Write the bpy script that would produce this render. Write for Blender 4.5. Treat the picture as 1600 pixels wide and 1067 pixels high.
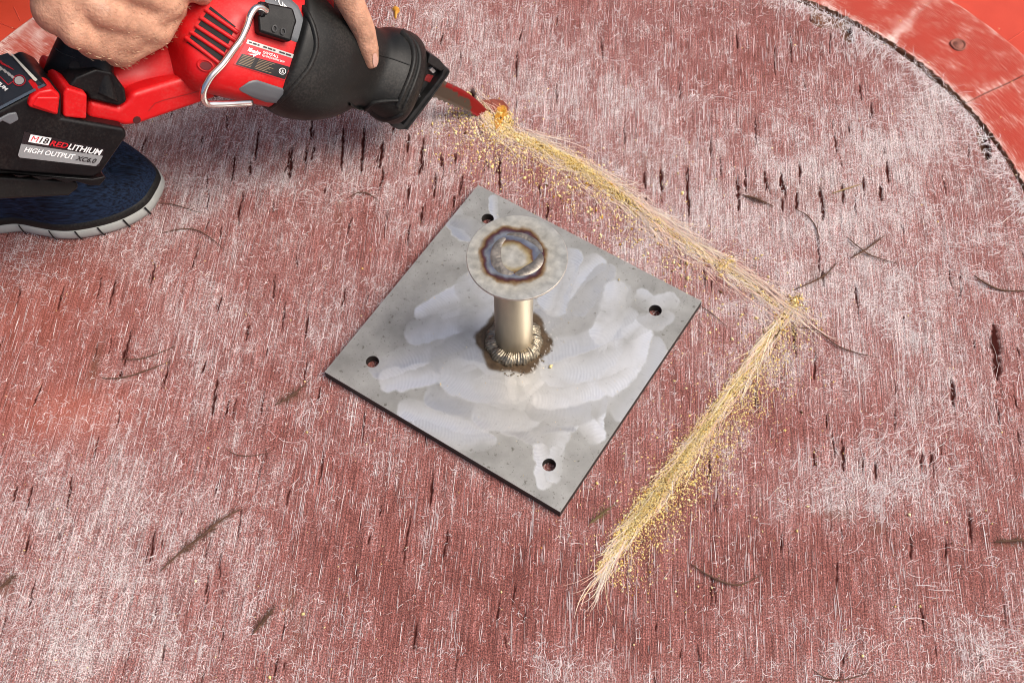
import bpy, bmesh, math, random
import numpy as np
from mathutils import Vector, Matrix
from mathutils.bvhtree import BVHTree
from mathutils.geometry import delaunay_2d_cdt

random.seed(7); RNG = np.random.default_rng(11)
D = bpy.data; SC = bpy.context.scene; COL = SC.collection
for o in list(D.objects): D.objects.remove(o)

# ------------------------------------------------------------------ camera
FPX = 1929.0
CX = np.array([.99995, -.00802, -.00466]); CY = np.array([.00928, .864466, .502605]); CZ = np.array([0, -.502627, .864503])
CX /= np.linalg.norm(CX); CZ = np.cross(CX, CY); CZ /= np.linalg.norm(CZ); CY = np.cross(CZ, CX)
CAM = np.array([-.0046, -.6877, 1.1828])
cd = D.cameras.new('camera'); cam = D.objects.new('camera', cd); COL.objects.link(cam)
M = Matrix.Identity(4)
for i in range(3):
    M[i][0], M[i][1], M[i][2], M[i][3] = CX[i], CY[i], CZ[i], CAM[i]
cam.matrix_world = M
cd.sensor_width = 36; cd.lens = FPX / 1600 * 36; cd.clip_start = .02; cd.clip_end = 200
SC.camera = cam

# ------------------------------------------------------------------ light
SUN_EL, SUN_AZ = 55, -105            # azimuth measured from +Y towards -X
w = D.worlds.new('World'); SC.world = w; w.use_nodes = True
wn = w.node_tree; bg = wn.nodes['Background']
sky = wn.nodes.new('ShaderNodeTexSky'); sky.sky_type = 'NISHITA'; sky.sun_disc = False
sky.sun_elevation = math.radians(SUN_EL); sky.sun_rotation = math.radians(-SUN_AZ)
sky.air_density = .7; sky.dust_density = 7; sky.ozone_density = 1.0
wn.links.new(sky.outputs[0], bg.inputs[0]); bg.inputs[1].default_value = .11
sl = D.lights.new('sun', 'SUN'); so = D.objects.new('sun', sl); COL.objects.link(so)
sl.energy = 1.5; sl.angle = math.radians(28); sl.color = (1, .95, .88)
so.rotation_euler = Vector((math.sin(math.radians(SUN_AZ)) * math.cos(math.radians(SUN_EL)),
                            -math.cos(math.radians(SUN_AZ)) * math.cos(math.radians(SUN_EL)),
                            -math.sin(math.radians(SUN_EL)))).to_track_quat('-Z', 'Y').to_euler()
SC.view_settings.view_transform = 'Standard'; SC.view_settings.look = 'None'
SC.view_settings.gamma = 1; SC.view_settings.use_curve_mapping = False
SC.view_settings.exposure = 0.62
SC.cycles.pixel_filter_type = 'BLACKMAN_HARRIS'; SC.cycles.filter_width = 1.0

# ------------------------------------------------------------------ measuring helpers (photo point -> place)
def ray(x, y): return CX * ((x - 800) / FPX) + CY * ((533.5 - y) / FPX) - CZ
def P(x, y, z=0.0):
    d = ray(x, y); return CAM + d * ((z - CAM[2]) / d[2])
def Pa(xy, z=0.0):
    xy = np.asarray(xy, float)
    d = np.outer((xy[:, 0] - 800) / FPX, CX) + np.outer((533.5 - xy[:, 1]) / FPX, CY) - CZ
    return CAM + d * ((z - CAM[2]) / d[:, 2])[:, None]
def U(x, y, depth): return CAM + ray(x, y) * depth
def norm(v): return v / np.linalg.norm(v)
_v = -norm(ray(300, 120)); _ex = norm(CX - _v * (CX @ _v)); _ey = np.cross(_v, _ex)
SN = norm(math.cos(math.radians(30)) * _v + math.sin(math.radians(30)) * norm(_ex * .66 - _ey * .75))   # saw's side normal
ST = P(757, 178, 0.0)                                                                                 # blade point on the deck
def S(x, y, h=0.0):
    d = ray(x, y); o = ST + SN * h
    return CAM + d * (((o - CAM) @ SN) / (d @ SN))

# ------------------------------------------------------------------ numpy noise
def vnoise(x, y, seed=0):
    xi = np.floor(x).astype(np.int64); yi = np.floor(y).astype(np.int64); fx = x - xi; fy = y - yi
    fx = fx * fx * (3 - 2 * fx); fy = fy * fy * (3 - 2 * fy)
    def h(a, b):
        n = (a * 374761393 + b * 668265263 + seed * 1274126177) & 0x7fffffff
        n = ((n ^ (n >> 13)) * 1274126177) & 0x7fffffff
        return ((n ^ (n >> 16)) & 0xffff) / 65535.0
    return (h(xi, yi) * (1 - fx) + h(xi + 1, yi) * fx) * (1 - fy) + (h(xi, yi + 1) * (1 - fx) + h(xi + 1, yi + 1) * fx) * fy
def fbm(x, y, seed=0, oct=4):
    s = 0; a = .5; t = 0
    for k in range(oct):
        s = s + a * vnoise(x * 2 ** k, y * 2 ** k, seed + k); t += a; a *= .5
    return s / t
def sstep(a, b, x):
    t = np.clip((x - a) / (b - a), 0, 1); return t * t * (3 - 2 * t)

# ------------------------------------------------------------------ materials
def nodes(name):
    m = D.materials.new(name); m.use_nodes = True; nt = m.node_tree
    return m, nt, nt.nodes['Principled BSDF']
def mat(name, col, rough=.5, metal=0.0, dust=0.0, var=.12, scale=60, bump=0.0, bscale=400, spec=.5, rvar=.1, stretch=None, sss=0):
    m, nt, b = nodes(name); N = nt.nodes.new; L = nt.links.new
    tc = N('ShaderNodeTexCoord'); mp = N('ShaderNodeMapping'); L(tc.outputs['Object'], mp.inputs[0])
    if stretch: mp.inputs['Scale'].default_value = stretch
    n = N('ShaderNodeTexNoise'); n.inputs['Scale'].default_value = scale; n.inputs['Detail'].default_value = 6; L(mp.outputs[0], n.inputs[0])
    mx = N('ShaderNodeMix'); mx.data_type = 'RGBA'; c = np.array(col)
    mx.inputs[6].default_value = (*np.clip(c * (1 - var * 2), 0, 1), 1); mx.inputs[7].default_value = (*np.clip(c * (1 + var * 2), 0, 1), 1)
    L(n.outputs[0], mx.inputs[0]); co = mx.outputs[2]
    if dust:
        d1 = N('ShaderNodeTexNoise'); d1.inputs['Scale'].default_value = 420; d1.inputs['Detail'].default_value = 2; L(tc.outputs['Object'], d1.inputs[0])
        d2 = N('ShaderNodeTexNoise'); d2.inputs['Scale'].default_value = 22; d2.inputs['Detail'].default_value = 5; L(tc.outputs['Object'], d2.inputs[0])
        ma = N('ShaderNodeMath'); ma.operation = 'MULTIPLY'; L(d1.outputs[0], ma.inputs[0]); L(d2.outputs[0], ma.inputs[1])
        mq = N('ShaderNodeMapRange'); mq.inputs[1].default_value = .24; mq.inputs[2].default_value = .46; mq.inputs[4].default_value = dust; L(ma.outputs[0], mq.inputs[0])
        m2 = N('ShaderNodeMix'); m2.data_type = 'RGBA'; L(mq.outputs[0], m2.inputs[0]); L(co, m2.inputs[6]); m2.inputs[7].default_value = (.34, .30, .26, 1); co = m2.outputs[2]
    L(co, b.inputs['Base Color'])
    mr = N('ShaderNodeMapRange'); mr.inputs[1].default_value = .3; mr.inputs[2].default_value = .7
    mr.inputs[3].default_value = max(.02, rough - rvar); mr.inputs[4].default_value = min(1, rough + rvar); L(n.outputs[0], mr.inputs[0]); L(mr.outputs[0], b.inputs['Roughness'])
    b.inputs['Metallic'].default_value = metal; b.inputs['Specular IOR Level'].default_value = spec
    if sss:
        b.inputs['Subsurface Weight'].default_value = sss; b.inputs['Subsurface Radius'].default_value = (.006, .002, .001); b.inputs['Subsurface Scale'].default_value = 1
    if bump:
        n2 = N('ShaderNodeTexNoise'); n2.inputs['Scale'].default_value = bscale; n2.inputs['Detail'].default_value = 3; L(mp.outputs[0], n2.inputs[0])
        bp = N('ShaderNodeBump'); bp.inputs['Strength'].default_value = 1; bp.inputs['Distance'].default_value = bump
        L(n2.outputs[0], bp.inputs['Height']); L(bp.outputs[0], b.inputs['Normal'])
    return m
def attr_mat(name, rough=.8, layer='tint', spec=.3):
    m, nt, b = nodes(name); a = nt.nodes.new('ShaderNodeAttribute'); a.attribute_name = layer
    nt.links.new(a.outputs['Color'], b.inputs['Base Color']); b.inputs['Roughness'].default_value = rough
    b.inputs['Specular IOR Level'].default_value = spec
    return m

MT = dict(
    red=mat('red plastic', (.52, .005, .007), .42, dust=.07, var=.06, bump=.00006, bscale=900, spec=.32),
    black=mat('black plastic', (.004, .004, .0045), .42, dust=.03, var=.15, bump=.00008, bscale=900, spec=.22),
    gloss=mat('gloss black plastic', (.010, .011, .013), .22, var=.1),
    rubber=mat('black rubber boot', (.007, .0075, .007), .52, dust=.05, var=.3, scale=30, spec=.28, bump=.0001, bscale=700),
    grey=mat('grey plastic', (.10, .108, .118), .45, var=.08, bump=.00006, bscale=900),
    slate=mat('slate panel', (.018, .023, .030), .35, var=.1),
    chrome=mat('chromed steel', (.80, .79, .76), .16, 1.0, var=.05),
    steel_black=mat('blackened steel', (.028, .028, .028), .42, .5, var=.3, scale=150, bump=.0001),
    dark=mat('dark recess', (.006, .006, .006), .8, var=.1),
    white=mat('white print', (.78, .78, .77), .5, var=.03),
    redprint=mat('red print', (.55, .01, .02), .45, var=.03),
    silver=mat('silver print', (.45, .44, .42), .4, .3, var=.05),
    band=mat('grey print', (.22, .23, .235), .4, var=.05),
    blackprint=mat('black print', (.008, .008, .008), .4, var=.05),
    highlight=mat('pale painted highlight', (.62, .62, .54), .4, var=.03),
    navy=None,
    sole=mat('pale foam sole', (.36, .375, .35), .75, var=.12, scale=80, bump=.0002, bscale=500),
    skin=mat('skin', (.50, .275, .18), .50, var=.24, scale=90, bump=.0010, bscale=330, sss=.10),
    nail=mat('nail', (.60, .36, .29), .3, var=.05),
    shirt=mat('grey shirt cloth', (.16, .17, .19), .9, var=.1, bump=.0004),
    denim=mat('dark trouser cloth', (.03, .035, .05), .9, var=.2, bump=.0004),
    twig=mat('dry brown twig', (.095, .046, .026), .9, var=.4, scale=300),
    straw=mat('straw', (.30, .20, .09), .8, var=.2, scale=300),
    bolt=mat('rusty bolt', (.24, .085, .06), .7, .3, var=.4, scale=400),
    amber=mat('amber resin', (.45, .20, .015), .35, var=.4, scale=200),
    orange=mat('orange red hull paint', (.50, .050, .022), .42, var=.10, scale=18, bump=.0002, bscale=120),
    ground=mat('grey gravel', (.22, .21, .19), .9, var=.3, scale=20),
    foamdark=mat('dark foam core', (.16, .068, .036), .95, var=.5, scale=90, bump=.002, bscale=200),
)

def navy_knit():
    m, nt, b = nodes('navy knit'); N = nt.nodes.new; L = nt.links.new; tc = N('ShaderNodeTexCoord')
    mp = N('ShaderNodeMapping'); mp.inputs['Scale'].default_value = (45, 480, 480); mp.inputs['Rotation'].default_value = (0, 0, .12); L(tc.outputs['Object'], mp.inputs[0])
    n = N('ShaderNodeTexNoise'); n.inputs['Scale'].default_value = 1; n.inputs['Detail'].default_value = 2; L(mp.outputs[0], n.inputs[0])
    n2 = N('ShaderNodeTexNoise'); n2.inputs['Scale'].default_value = 14; n2.inputs['Detail'].default_value = 3; L(tc.outputs['Object'], n2.inputs[0])
    a = N('ShaderNodeMath'); a.operation = 'MULTIPLY_ADD'; L(n2.outputs[0], a.inputs[0]); a.inputs[1].default_value = .5; L(n.outputs[0], a.inputs[2])
    r_ = N('ShaderNodeValToRGB'); r_.color_ramp.elements[0].position = .56; r_.color_ramp.elements[0].color = (.002, .0035, .008, 1); r_.color_ramp.elements[1].position = .88; r_.color_ramp.elements[1].color = (.011, .024, .056, 1); L(a.outputs[0], r_.inputs[0]); L(r_.outputs[0], b.inputs['Base Color'])
    b.inputs['Roughness'].default_value = .85; b.inputs['Specular IOR Level'].default_value = .2
    bp = N('ShaderNodeBump'); bp.inputs['Distance'].default_value = .0010; L(n.outputs[0], bp.inputs['Height']); L(bp.outputs[0], b.inputs['Normal']); return m
MT['navy'] = navy_knit()

# ------------------------------------------------------------------ object helpers
def link(o, parent=None):
    COL.objects.link(o)
    if parent: o.parent = parent
    return o
def tag(o, label=None, cat=None, group=None, kind=None):
    if label: o['label'] = label
    if cat: o['category'] = cat
    if group: o['group'] = group
    if kind: o['kind'] = kind
    return o
def empty(name, loc=(0, 0, 0)):
    o = D.objects.new(name, None); o.empty_display_size = .02; link(o); o.location = loc; return o
def meshobj(name, verts, faces, m, parent=None, smooth=False, keep=True):
    me = D.meshes.new(name); V = [tuple(map(float, v)) for v in verts]
    if parent is not None and keep:
        off = np.array(parent_world(parent)); V = [tuple(np.array(v) - off) for v in V]
    me.from_pydata(V, [], faces); me.validate()
    bm = bmesh.new(); bm.from_mesh(me); bmesh.ops.recalc_face_normals(bm, faces=bm.faces); bm.to_mesh(me); bm.free()
    if smooth: me.polygons.foreach_set('use_smooth', [True] * len(me.polygons))
    if m: me.materials.append(m)
    o = D.objects.new(name, me); link(o, parent); return o
def parent_world(p):
    v = np.zeros(3)
    while p is not None:
        v = v + np.array(p.location); p = p.parent
    return v
def fastmesh(name, V, F, m, parent=None, smooth=False, attrs=None, cols=None):
    """V (n,3), F (k,3|4) numpy"""
    me = D.meshes.new(name); V = np.asarray(V, np.float32); F = np.asarray(F, np.int32)
    if parent is not None: V = V - parent_world(parent).astype(np.float32)
    k = F.shape[1]; me.vertices.add(len(V)); me.vertices.foreach_set('co', V.ravel())
    me.loops.add(F.size); me.loops.foreach_set('vertex_index', F.ravel())
    me.polygons.add(len(F)); me.polygons.foreach_set('loop_start', np.arange(0, F.size, k, dtype=np.int32))
    try: me.polygons.foreach_set('loop_total', np.full(len(F), k, np.int32))
    except Exception: pass
    if smooth: me.polygons.foreach_set('use_smooth', np.ones(len(F), bool))
    me.update(calc_edges=True)
    for nm, a in (attrs or {}).items():
        at = me.attributes.new(nm, 'FLOAT', 'POINT'); at.data.foreach_set('value', np.asarray(a, np.float32))
    for nm, a in (cols or {}).items():
        at = me.attributes.new(nm, 'FLOAT_COLOR', 'POINT'); c = np.ones((len(V), 4), np.float32); c[:, :3] = a
        at.data.foreach_set('color', c.ravel())
    if m: me.materials.append(m)
    o = D.objects.new(name, me); link(o, parent); return o
def bevel(o, w=.002, seg=2, ang=35):
    b = o.modifiers.new('bevel', 'BEVEL'); b.width = w; b.segments = seg; b.limit_method = 'ANGLE'; b.angle_limit = math.radians(ang)
    o.data.polygons.foreach_set('use_smooth', [True] * len(o.data.polygons))
    try: b.harden_normals = True
    except Exception: pass
    return o
def prism_data(front, depthvec):
    n = len(front); V = list(front) + [f + depthvec for f in front]
    F = [tuple(range(n)), tuple(range(2 * n - 1, n - 1, -1))] + [(i, (i + 1) % n, n + (i + 1) % n, n + i) for i in range(n)]
    return V, F
def side_prism(name, px, h1, h0, m, parent, bw=.003, seg=2):
    """outline on the saw's side face at offset h1 from its middle plane, thick down to h0"""
    front = [S(x, y, h1) for x, y in px]
    V, F = prism_data(front, -SN * (h1 - h0)); o = meshobj(name, V, F, m, parent)
    if bw: bevel(o, bw, seg)
    return o
def rings(V, K, closed=True):
    n = len(V) // K; F = []
    for i in range(n - 1):
        for j in range(K):
            a = i * K + j; b = i * K + (j + 1) % K; F.append((a, b, b + K, a + K))
    if closed: F += [tuple(range(K))[::-1], tuple(range((n - 1) * K, n * K))]
    return F
def catmull(pts, sub):
    p = np.array(pts, float); n = len(p); out = []
    for i in range(n - 1):
        p0, p1, p2, p3 = p[max(i - 1, 0)], p[i], p[i + 1], p[min(i + 2, n - 1)]
        for k in range(sub):
            t = k / sub; out.append(.5 * (2 * p1 + (p2 - p0) * t + (2 * p0 - 5 * p1 + 4 * p2 - p3) * t * t + (3 * p1 - p0 - 3 * p2 + p3) * t ** 3))
    out.append(p[-1]); return np.array(out)
def tube(name, pts, r, m, parent=None, K=12, sub=6):
    c = catmull(pts, sub) if sub > 1 else np.array(pts, float)
    rr = np.full(len(c), r) if np.isscalar(r) else np.interp(np.linspace(0, 1, len(c)), np.linspace(0, 1, len(r)), r)
    V = []; up = None
    for i in range(len(c)):
        t = norm(c[min(i + 1, len(c) - 1)] - c[max(i - 1, 0)])
        if up is None: up = norm(np.cross(t, [.3, .5, .8]))
        up = norm(up - t * (up @ t)); s = np.cross(t, up)
        for j in range(K):
            a = 2 * math.pi * j / K; V.append(c[i] + rr[i] * (math.cos(a) * up + math.sin(a) * s))
    return meshobj(name, V, rings(V, K), m, parent, smooth=True)
def loft(name, secs, m, parent=None, K=32, sub=5, e=2.3, bulge=0.0):
    """secs: (top px, bottom px, thickness ratio, offset); round sections facing the viewer's side of the saw"""
    rows = []
    for s in secs:
        (x0, y0), (x1, y1) = s[0], s[1]; ratio = s[2] if len(s) > 2 else 1; off = s[3] if len(s) > 3 else 0
        mx, my = (x0 + x1) / 2, (y0 + y1) / 2; c = S(mx, my, off); dep = -(c - CAM) @ CZ
        v = -norm(ray(mx, my))
        T = CAM + ray(x0, y0) * dep; B = CAM + ray(x1, y1) * dep
        rows.append(np.concatenate([(T + B) / 2, (T - B) / 2, norm(v + bulge * norm(np.cross(T - B, v))) * np.linalg.norm(T - B) / 2 * ratio]))
    rows = catmull(rows, sub); V = []
    for r in rows:
        c, a, b = r[:3], r[3:6], r[6:9]
        for j in range(K):
            t = 2 * math.pi * j / K; ct, st = math.cos(t), math.sin(t)
            V.append(c + a * math.copysign(abs(ct) ** (2 / e), ct) + b * math.copysign(abs(st) ** (2 / e), st))
    return meshobj(name, V, rings(V, K), m, parent, smooth=True)
def bvh_of(objs):
    V = []; F = []
    for o in objs:
        k = len(V); off = Vector(parent_world(o.parent)) if o.parent else Vector()
        V += [v.co + off for v in o.data.vertices]; F += [tuple(i + k for i in p.vertices) for p in o.data.polygons]
    return BVHTree.FromPolygons(V, F)
def on_surface(bvh):
    def f(x, y, off=0.0):
        d = Vector(ray(x, y)); h = bvh.ray_cast(Vector(CAM), d.normalized())
        if h[0] is None: return S(x, y, .04)
        n = h[1] if h[1].dot(d) < 0 else -h[1]
        return np.array(h[0] + n * off)
    return f
def on_side(h): return lambda x, y, off=0.0: S(x, y, h + off)
def plane_fn(o, n):
    n = norm(n)
    def f(x, y, off=0.0):
        d = ray(x, y); q = o + n * off; return CAM + d * (((q - CAM) @ n) / (d @ n))
    return f
def quad_map(q):
    q = [np.array(p, float) for p in q]
    return lambda s, t: (q[0] * (1 - s) + q[1] * s) * (1 - t) + (q[3] * (1 - s) + q[2] * s) * t    # TL TR BR BL
def decal(name, quad, fn, off, m, parent, nx=10, ny=6, th=.0004):
    """thin sticker following the surface under it"""
    mp = quad_map(quad); V = []; F = []
    for j in range(ny + 1):
        for i in range(nx + 1):
            V.append(fn(*mp(i / nx, j / ny), off))
    for j in range(ny):
        for i in range(nx):
            a = j * (nx + 1) + i; F.append((a, a + 1, a + nx + 2, a + nx + 1))
    o = meshobj(name, V, F, m, parent, smooth=True)
    return o
def poly_decal(name, px, fn, off, m, parent):
    V = [fn(x, y, off) for x, y in px]
    return meshobj(name, V, [tuple(range(len(V)))], m, parent)
def text_mesh(txt, shear=0.0, bold=0.0):
    c = D.curves.new('txt', 'FONT'); c.body = txt; c.shear = shear; c.offset = bold; c.resolution_u = 3
    o = D.objects.new('txt', c); COL.objects.link(o); bpy.context.view_layer.update()
    me = o.evaluated_get(bpy.context.evaluated_depsgraph_get()).to_mesh()
    V = np.array([v.co[:2] for v in me.vertices]); F = [tuple(p.vertices) for p in me.polygons]
    D.objects.remove(o); D.curves.remove(c)
    lo, hi = V.min(0), V.max(0); return (V - lo) / (hi - lo), F
def lettering(name, items, fn, off, m, parent):
    """items: (text, quad TL TR BR BL, shear, bold)"""
    V = []; F = []
    for txt, quad, sh, bo in items:
        v, f = text_mesh(txt, sh, bo); mp = quad_map(quad); k = len(V)
        V += [fn(*mp(a, 1 - b), off) for a, b in v]; F += [tuple(i + k for i in q) for q in f]
    return meshobj(name, V, F, m, parent)
def strips(name, lines, fn, off, wd, m, parent):
    """painted thin lines given as photo polylines"""
    V = []; F = []
    for ln in lines:
        p = np.array(ln, float)
        for a, b in zip(p[:-1], p[1:]):
            d = norm(b - a); s = np.array([-d[1], d[0]]) * wd / 2; k = len(V)
            V += [fn(*(a - s), off), fn(*(b - s), off), fn(*(b + s), off), fn(*(a + s), off)]; F.append((k, k + 1, k + 2, k + 3))
    return meshobj(name, V, F, m, parent)

# ================================================================== DECK
GA = math.radians(-4.4); cg, sg_ = math.cos(GA), math.sin(GA)
def w2l(x, y): return x * cg + y * sg_, -x * sg_ + y * cg
def l2w(u, v): return u * cg - v * sg_, u * sg_ + v * cg
CR, CL, CYY, R0 = .160, -.197, .12, .455
def outline(r, n=24):
    """rounded-corner outline of the deck with corner radius r (counter-clockwise)"""
    pts = []
    for cx, cy, a0 in ((CR, CYY, 0), (CL, CYY, 90), (CL, -.5, 180), (CR, -.5, 270)):
        for k in range(n + 1):
            a = math.radians(a0 + 90 * k / n); pts.append((cx + r * math.cos(a), cy + r * math.sin(a)))
    return np.array(pts)
# ---- patch map: pale worn zones (+) and red zones (-): x, y, rx, ry, strength as read off the photo
PATCH = [(700,60,160,90,.38),(480,230,220,90,.45),(820,130,160,80,.30),(660,270,90,90,.15),(1150,300,230,110,.42),(1350,300,130,90,.40),
 (1330,470,190,90,.48),(1450,630,110,70,.45),(1420,200,110,70,.42),(1480,130,70,50,.45),(1380,770,130,45,.62),(1530,390,60,20,.4),
 (100,800,140,140,.42),(60,1000,130,110,.55),(300,960,140,110,.28),(330,780,160,90,.22),(30,420,50,40,.25),(330,500,90,110,.30),(260,330,120,60,.42),(250,180,80,60,.45),
 (1180,560,70,60,.25),(1000,180,100,90,.18),(680,700,70,60,.12),(560,660,60,60,.10),(1330,1030,60,40,.35),(1540,1010,70,50,.5),(880,1040,70,25,.5),(1000,370,120,80,.25),(520,500,60,60,.18),
 (470,370,130,55,-.42),(120,470,110,70,-.30),(120,630,120,60,-.30),(560,800,110,170,-.40),(760,930,190,130,-.62),(1000,920,190,120,-.50),(1300,650,140,40,-.45),
 (1490,400,90,35,-.42),(1540,720,60,70,-.5),(1500,880,110,70,-.5),(1250,870,110,60,-.38),(1130,100,110,60,-.30),(1330,110,70,40,-.25),(840,30,90,40,-.10),(1050,690,50,110,-.30),(680,400,60,50,-.15),
 (450,650,80,60,-.20),(420,760,60,60,-.15),(1560,560,30,60,-.15),(590,520,50,60,-.1)]
_pc = Pa([(p[0], p[1]) for p in PATCH])[:, :2]
_px = np.abs(Pa([(p[0] + p[2], p[1]) for p in PATCH])[:, 0] - _pc[:, 0]); _py = np.abs(Pa([(p[0], p[1] - p[3]) for p in PATCH])[:, 1] - _pc[:, 1])
def pale_map(x, y):
    wx = x + .05 * (fbm(x * 22, y * 22, 5) - .5) + .02 * (fbm(x * 90, y * 90, 15) - .5); wy = y + .05 * (fbm(x * 22, y * 22, 9) - .5) + .02 * (fbm(x * 90, y * 90, 19) - .5)
    s = np.full(x.shape, .47)
    for (c, rx, ry, p) in zip(_pc, _px, _py, PATCH):
        q = ((wx - c[0]) / (rx * 1.1)) ** 2 + ((wy - c[1]) / (ry * 1.1)) ** 2
        s = s + (.56 if p[4] > 0 else .36) * p[4] * np.exp(-q ** 1.1)
    s = s + .55 * (fbm(x * 40, y * 26, 21) - .5) + .35 * (fbm(x * 150, y * 110, 31) - .5)
    return np.clip(s, 0, 1.1)
CRACKS = [(404,200,398,254,5),(456,228,451,284,6),(487,185,485,218,5),(536,199,533,269,7),(569,198,564,271,7),(598,221,592,264,6),(598,259,597,287,5),(614,195,614,211,4),(638,208,637,238,5),(638,292,637,314,3),
 (479,228,477,256,4),(356,175,352,208,3),(368,241,361,284,4),(392,251,390,276,4),(380,299,371,352,4),(428,312,425,335,3),(346,352,344,378,4),(316,214,314,223,5),(326,295,322,330,2.5),
 (809,80,806,127,3),(720,80,719,107,3),(662,215,654,277,6),(690,242,690,262,5),(711,240,710,255,5),(681,270,679,310,5),(639,292,637,312,4),(722,270,721,297,4),(780,240,781,302,6),(710,305,707,325,5),
 (843,287,843,305,3),(855,317,855,345,4),(869,130,870,162,2.5),(1074,258,1076,340,7),(1032,264,1034,300,6),(1007,267,1008,296,4),(1152,274,1155,330,6),(1165,261,1165,300,5),(1195,267,1197,298,5),
 (1221,271,1225,303,6),(1222,309,1222,331,4),(1244,298,1245,331,6),(1249,256,1250,278,4),(1281,292,1287,345,6),(1316,286,1318,320,4),(1349,275,1350,309,4),(1374,289,1378,315,6),(1386,250,1388,286,4),
 (1278,371,1281,427,3.5),(1336,444,1340,483,5),(1240,503,1240,548,4),(242,410,234,450,5),(180,437,170,480,4),(205,515,192,562,6),(189,580,186,592,5),(346,462,339,492,5),(389,505,384,532,5),
 (321,562,316,585,5),(339,590,331,650,6),(370,612,362,655,3),(32,447,29,465,3),(100,447,89,485,4),(26,757,20,786,5),(112,741,105,790,4),(46,834,38,865,4),(242,827,234,879,4),(345,862,342,903,4),
 (325,896,321,930,4),(196,910,192,930,3.5),(677,738,671,790,4),(641,805,630,882,3.5),(651,975,646,1017,4),(779,942,776,975,4),(1273,547,1273,596,4),(1293,645,1292,668,4),(1316,685,1316,720,4),
 (1553,505,1559,595,15),(1487,593,1490,639,9),(1317,700,1318,738,5),(1272,700,1272,731,4),(1348,705,1348,742,4),(1368,717,1368,752,4),(1440,707,1440,734,5),(1454,703,1454,731,4),(1478,837,1478,872,4),
 (1515,803,1518,851,5),(1319,1020,1319,1040,5),(1297,50,1297,84,5),(1236,57,1237,98,3),(1362,160,1363,185,4),(1220,268,1221,300,5),(1248,253,1249,272,4),(452,230,450,265,3),(160,430,150,470,2.5),
 (1210,70,1211,118,2.5),(940,60,941,92,2.5),(870,20,871,48,2),(1100,420,1101,450,3),(1285,420,1287,448,3),(1180,600,1180,640,2.5),(1398,640,1399,672,3),(1500,420,1501,470,2.5),(1120,750,1120,800,2),(445,960,440,1000,3),
 (570,640,566,690,3),(505,700,498,760,2.5),(445,470,440,520,3),(480,560,474,600,2.5),(265,560,255,610,3),(430,430,426,470,3),(660,320,657,355,4),(640,350,636,385,3),(605,330,600,372,2.5),(1180,180,1181,230,2.5),(1110,210,1111,250,3),(975,190,975,225,3)]
_cr = []
for x0, y0, x1, y1, wpx in CRACKS:
    a = P(x0, y0); b = P(x1, y1); ppm = np.linalg.norm(P(x0 + 1, y0) - a)
    _cr.append((*w2l(a[0], a[1]), *w2l(b[0], b[1]), wpx * ppm * random.uniform(.34, .50)))
    if random.random() < .5:
        k_ = random.uniform(.3, .7); q_ = random.uniform(-.0035, .0035); u_, v_ = w2l(a[0] + (b[0] - a[0]) * k_, a[1] + (b[1] - a[1]) * k_); _cr.append((u_ + q_, v_, u_ + q_ + random.uniform(-.002, .002), v_ - random.uniform(.006, .03), wpx * ppm * random.uniform(.12, .22)))
for k in range(150):
    x = random.uniform(0, 1600); y = random.uniform(0, 1067); a = P(x, y)
    u, v = w2l(a[0], a[1]); ln = random.uniform(.008, .035); _cr.append((u, v, u + random.uniform(-.003, .003), v - ln, random.uniform(.0005, .0012)))
CUT1 = [(735,140),(775,195),(830,222),(900,258),(960,298),(1030,348),(1100,398),(1160,435),(1232,490)]
CUT2 = [(1245,468),(1215,515),(1170,580),(1120,650),(1060,735),(1010,800),(968,855),(940,905)]
cut1 = catmull(Pa(CUT1), 8); cut2 = catmull(Pa(CUT2), 8)
def seg_dist(x, y, pl):
    best = np.full(x.shape, 9.0)
    for a, b in zip(pl[:-1], pl[1:]):
        dx, dy = b[0] - a[0], b[1] - a[1]; L2 = dx * dx + dy * dy
        t = np.clip(((x - a[0]) * dx + (y - a[1]) * dy) / L2, 0, 1)
        best = np.minimum(best, np.hypot(x - a[0] - t * dx, y - a[1] - t * dy))
    return best

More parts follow.
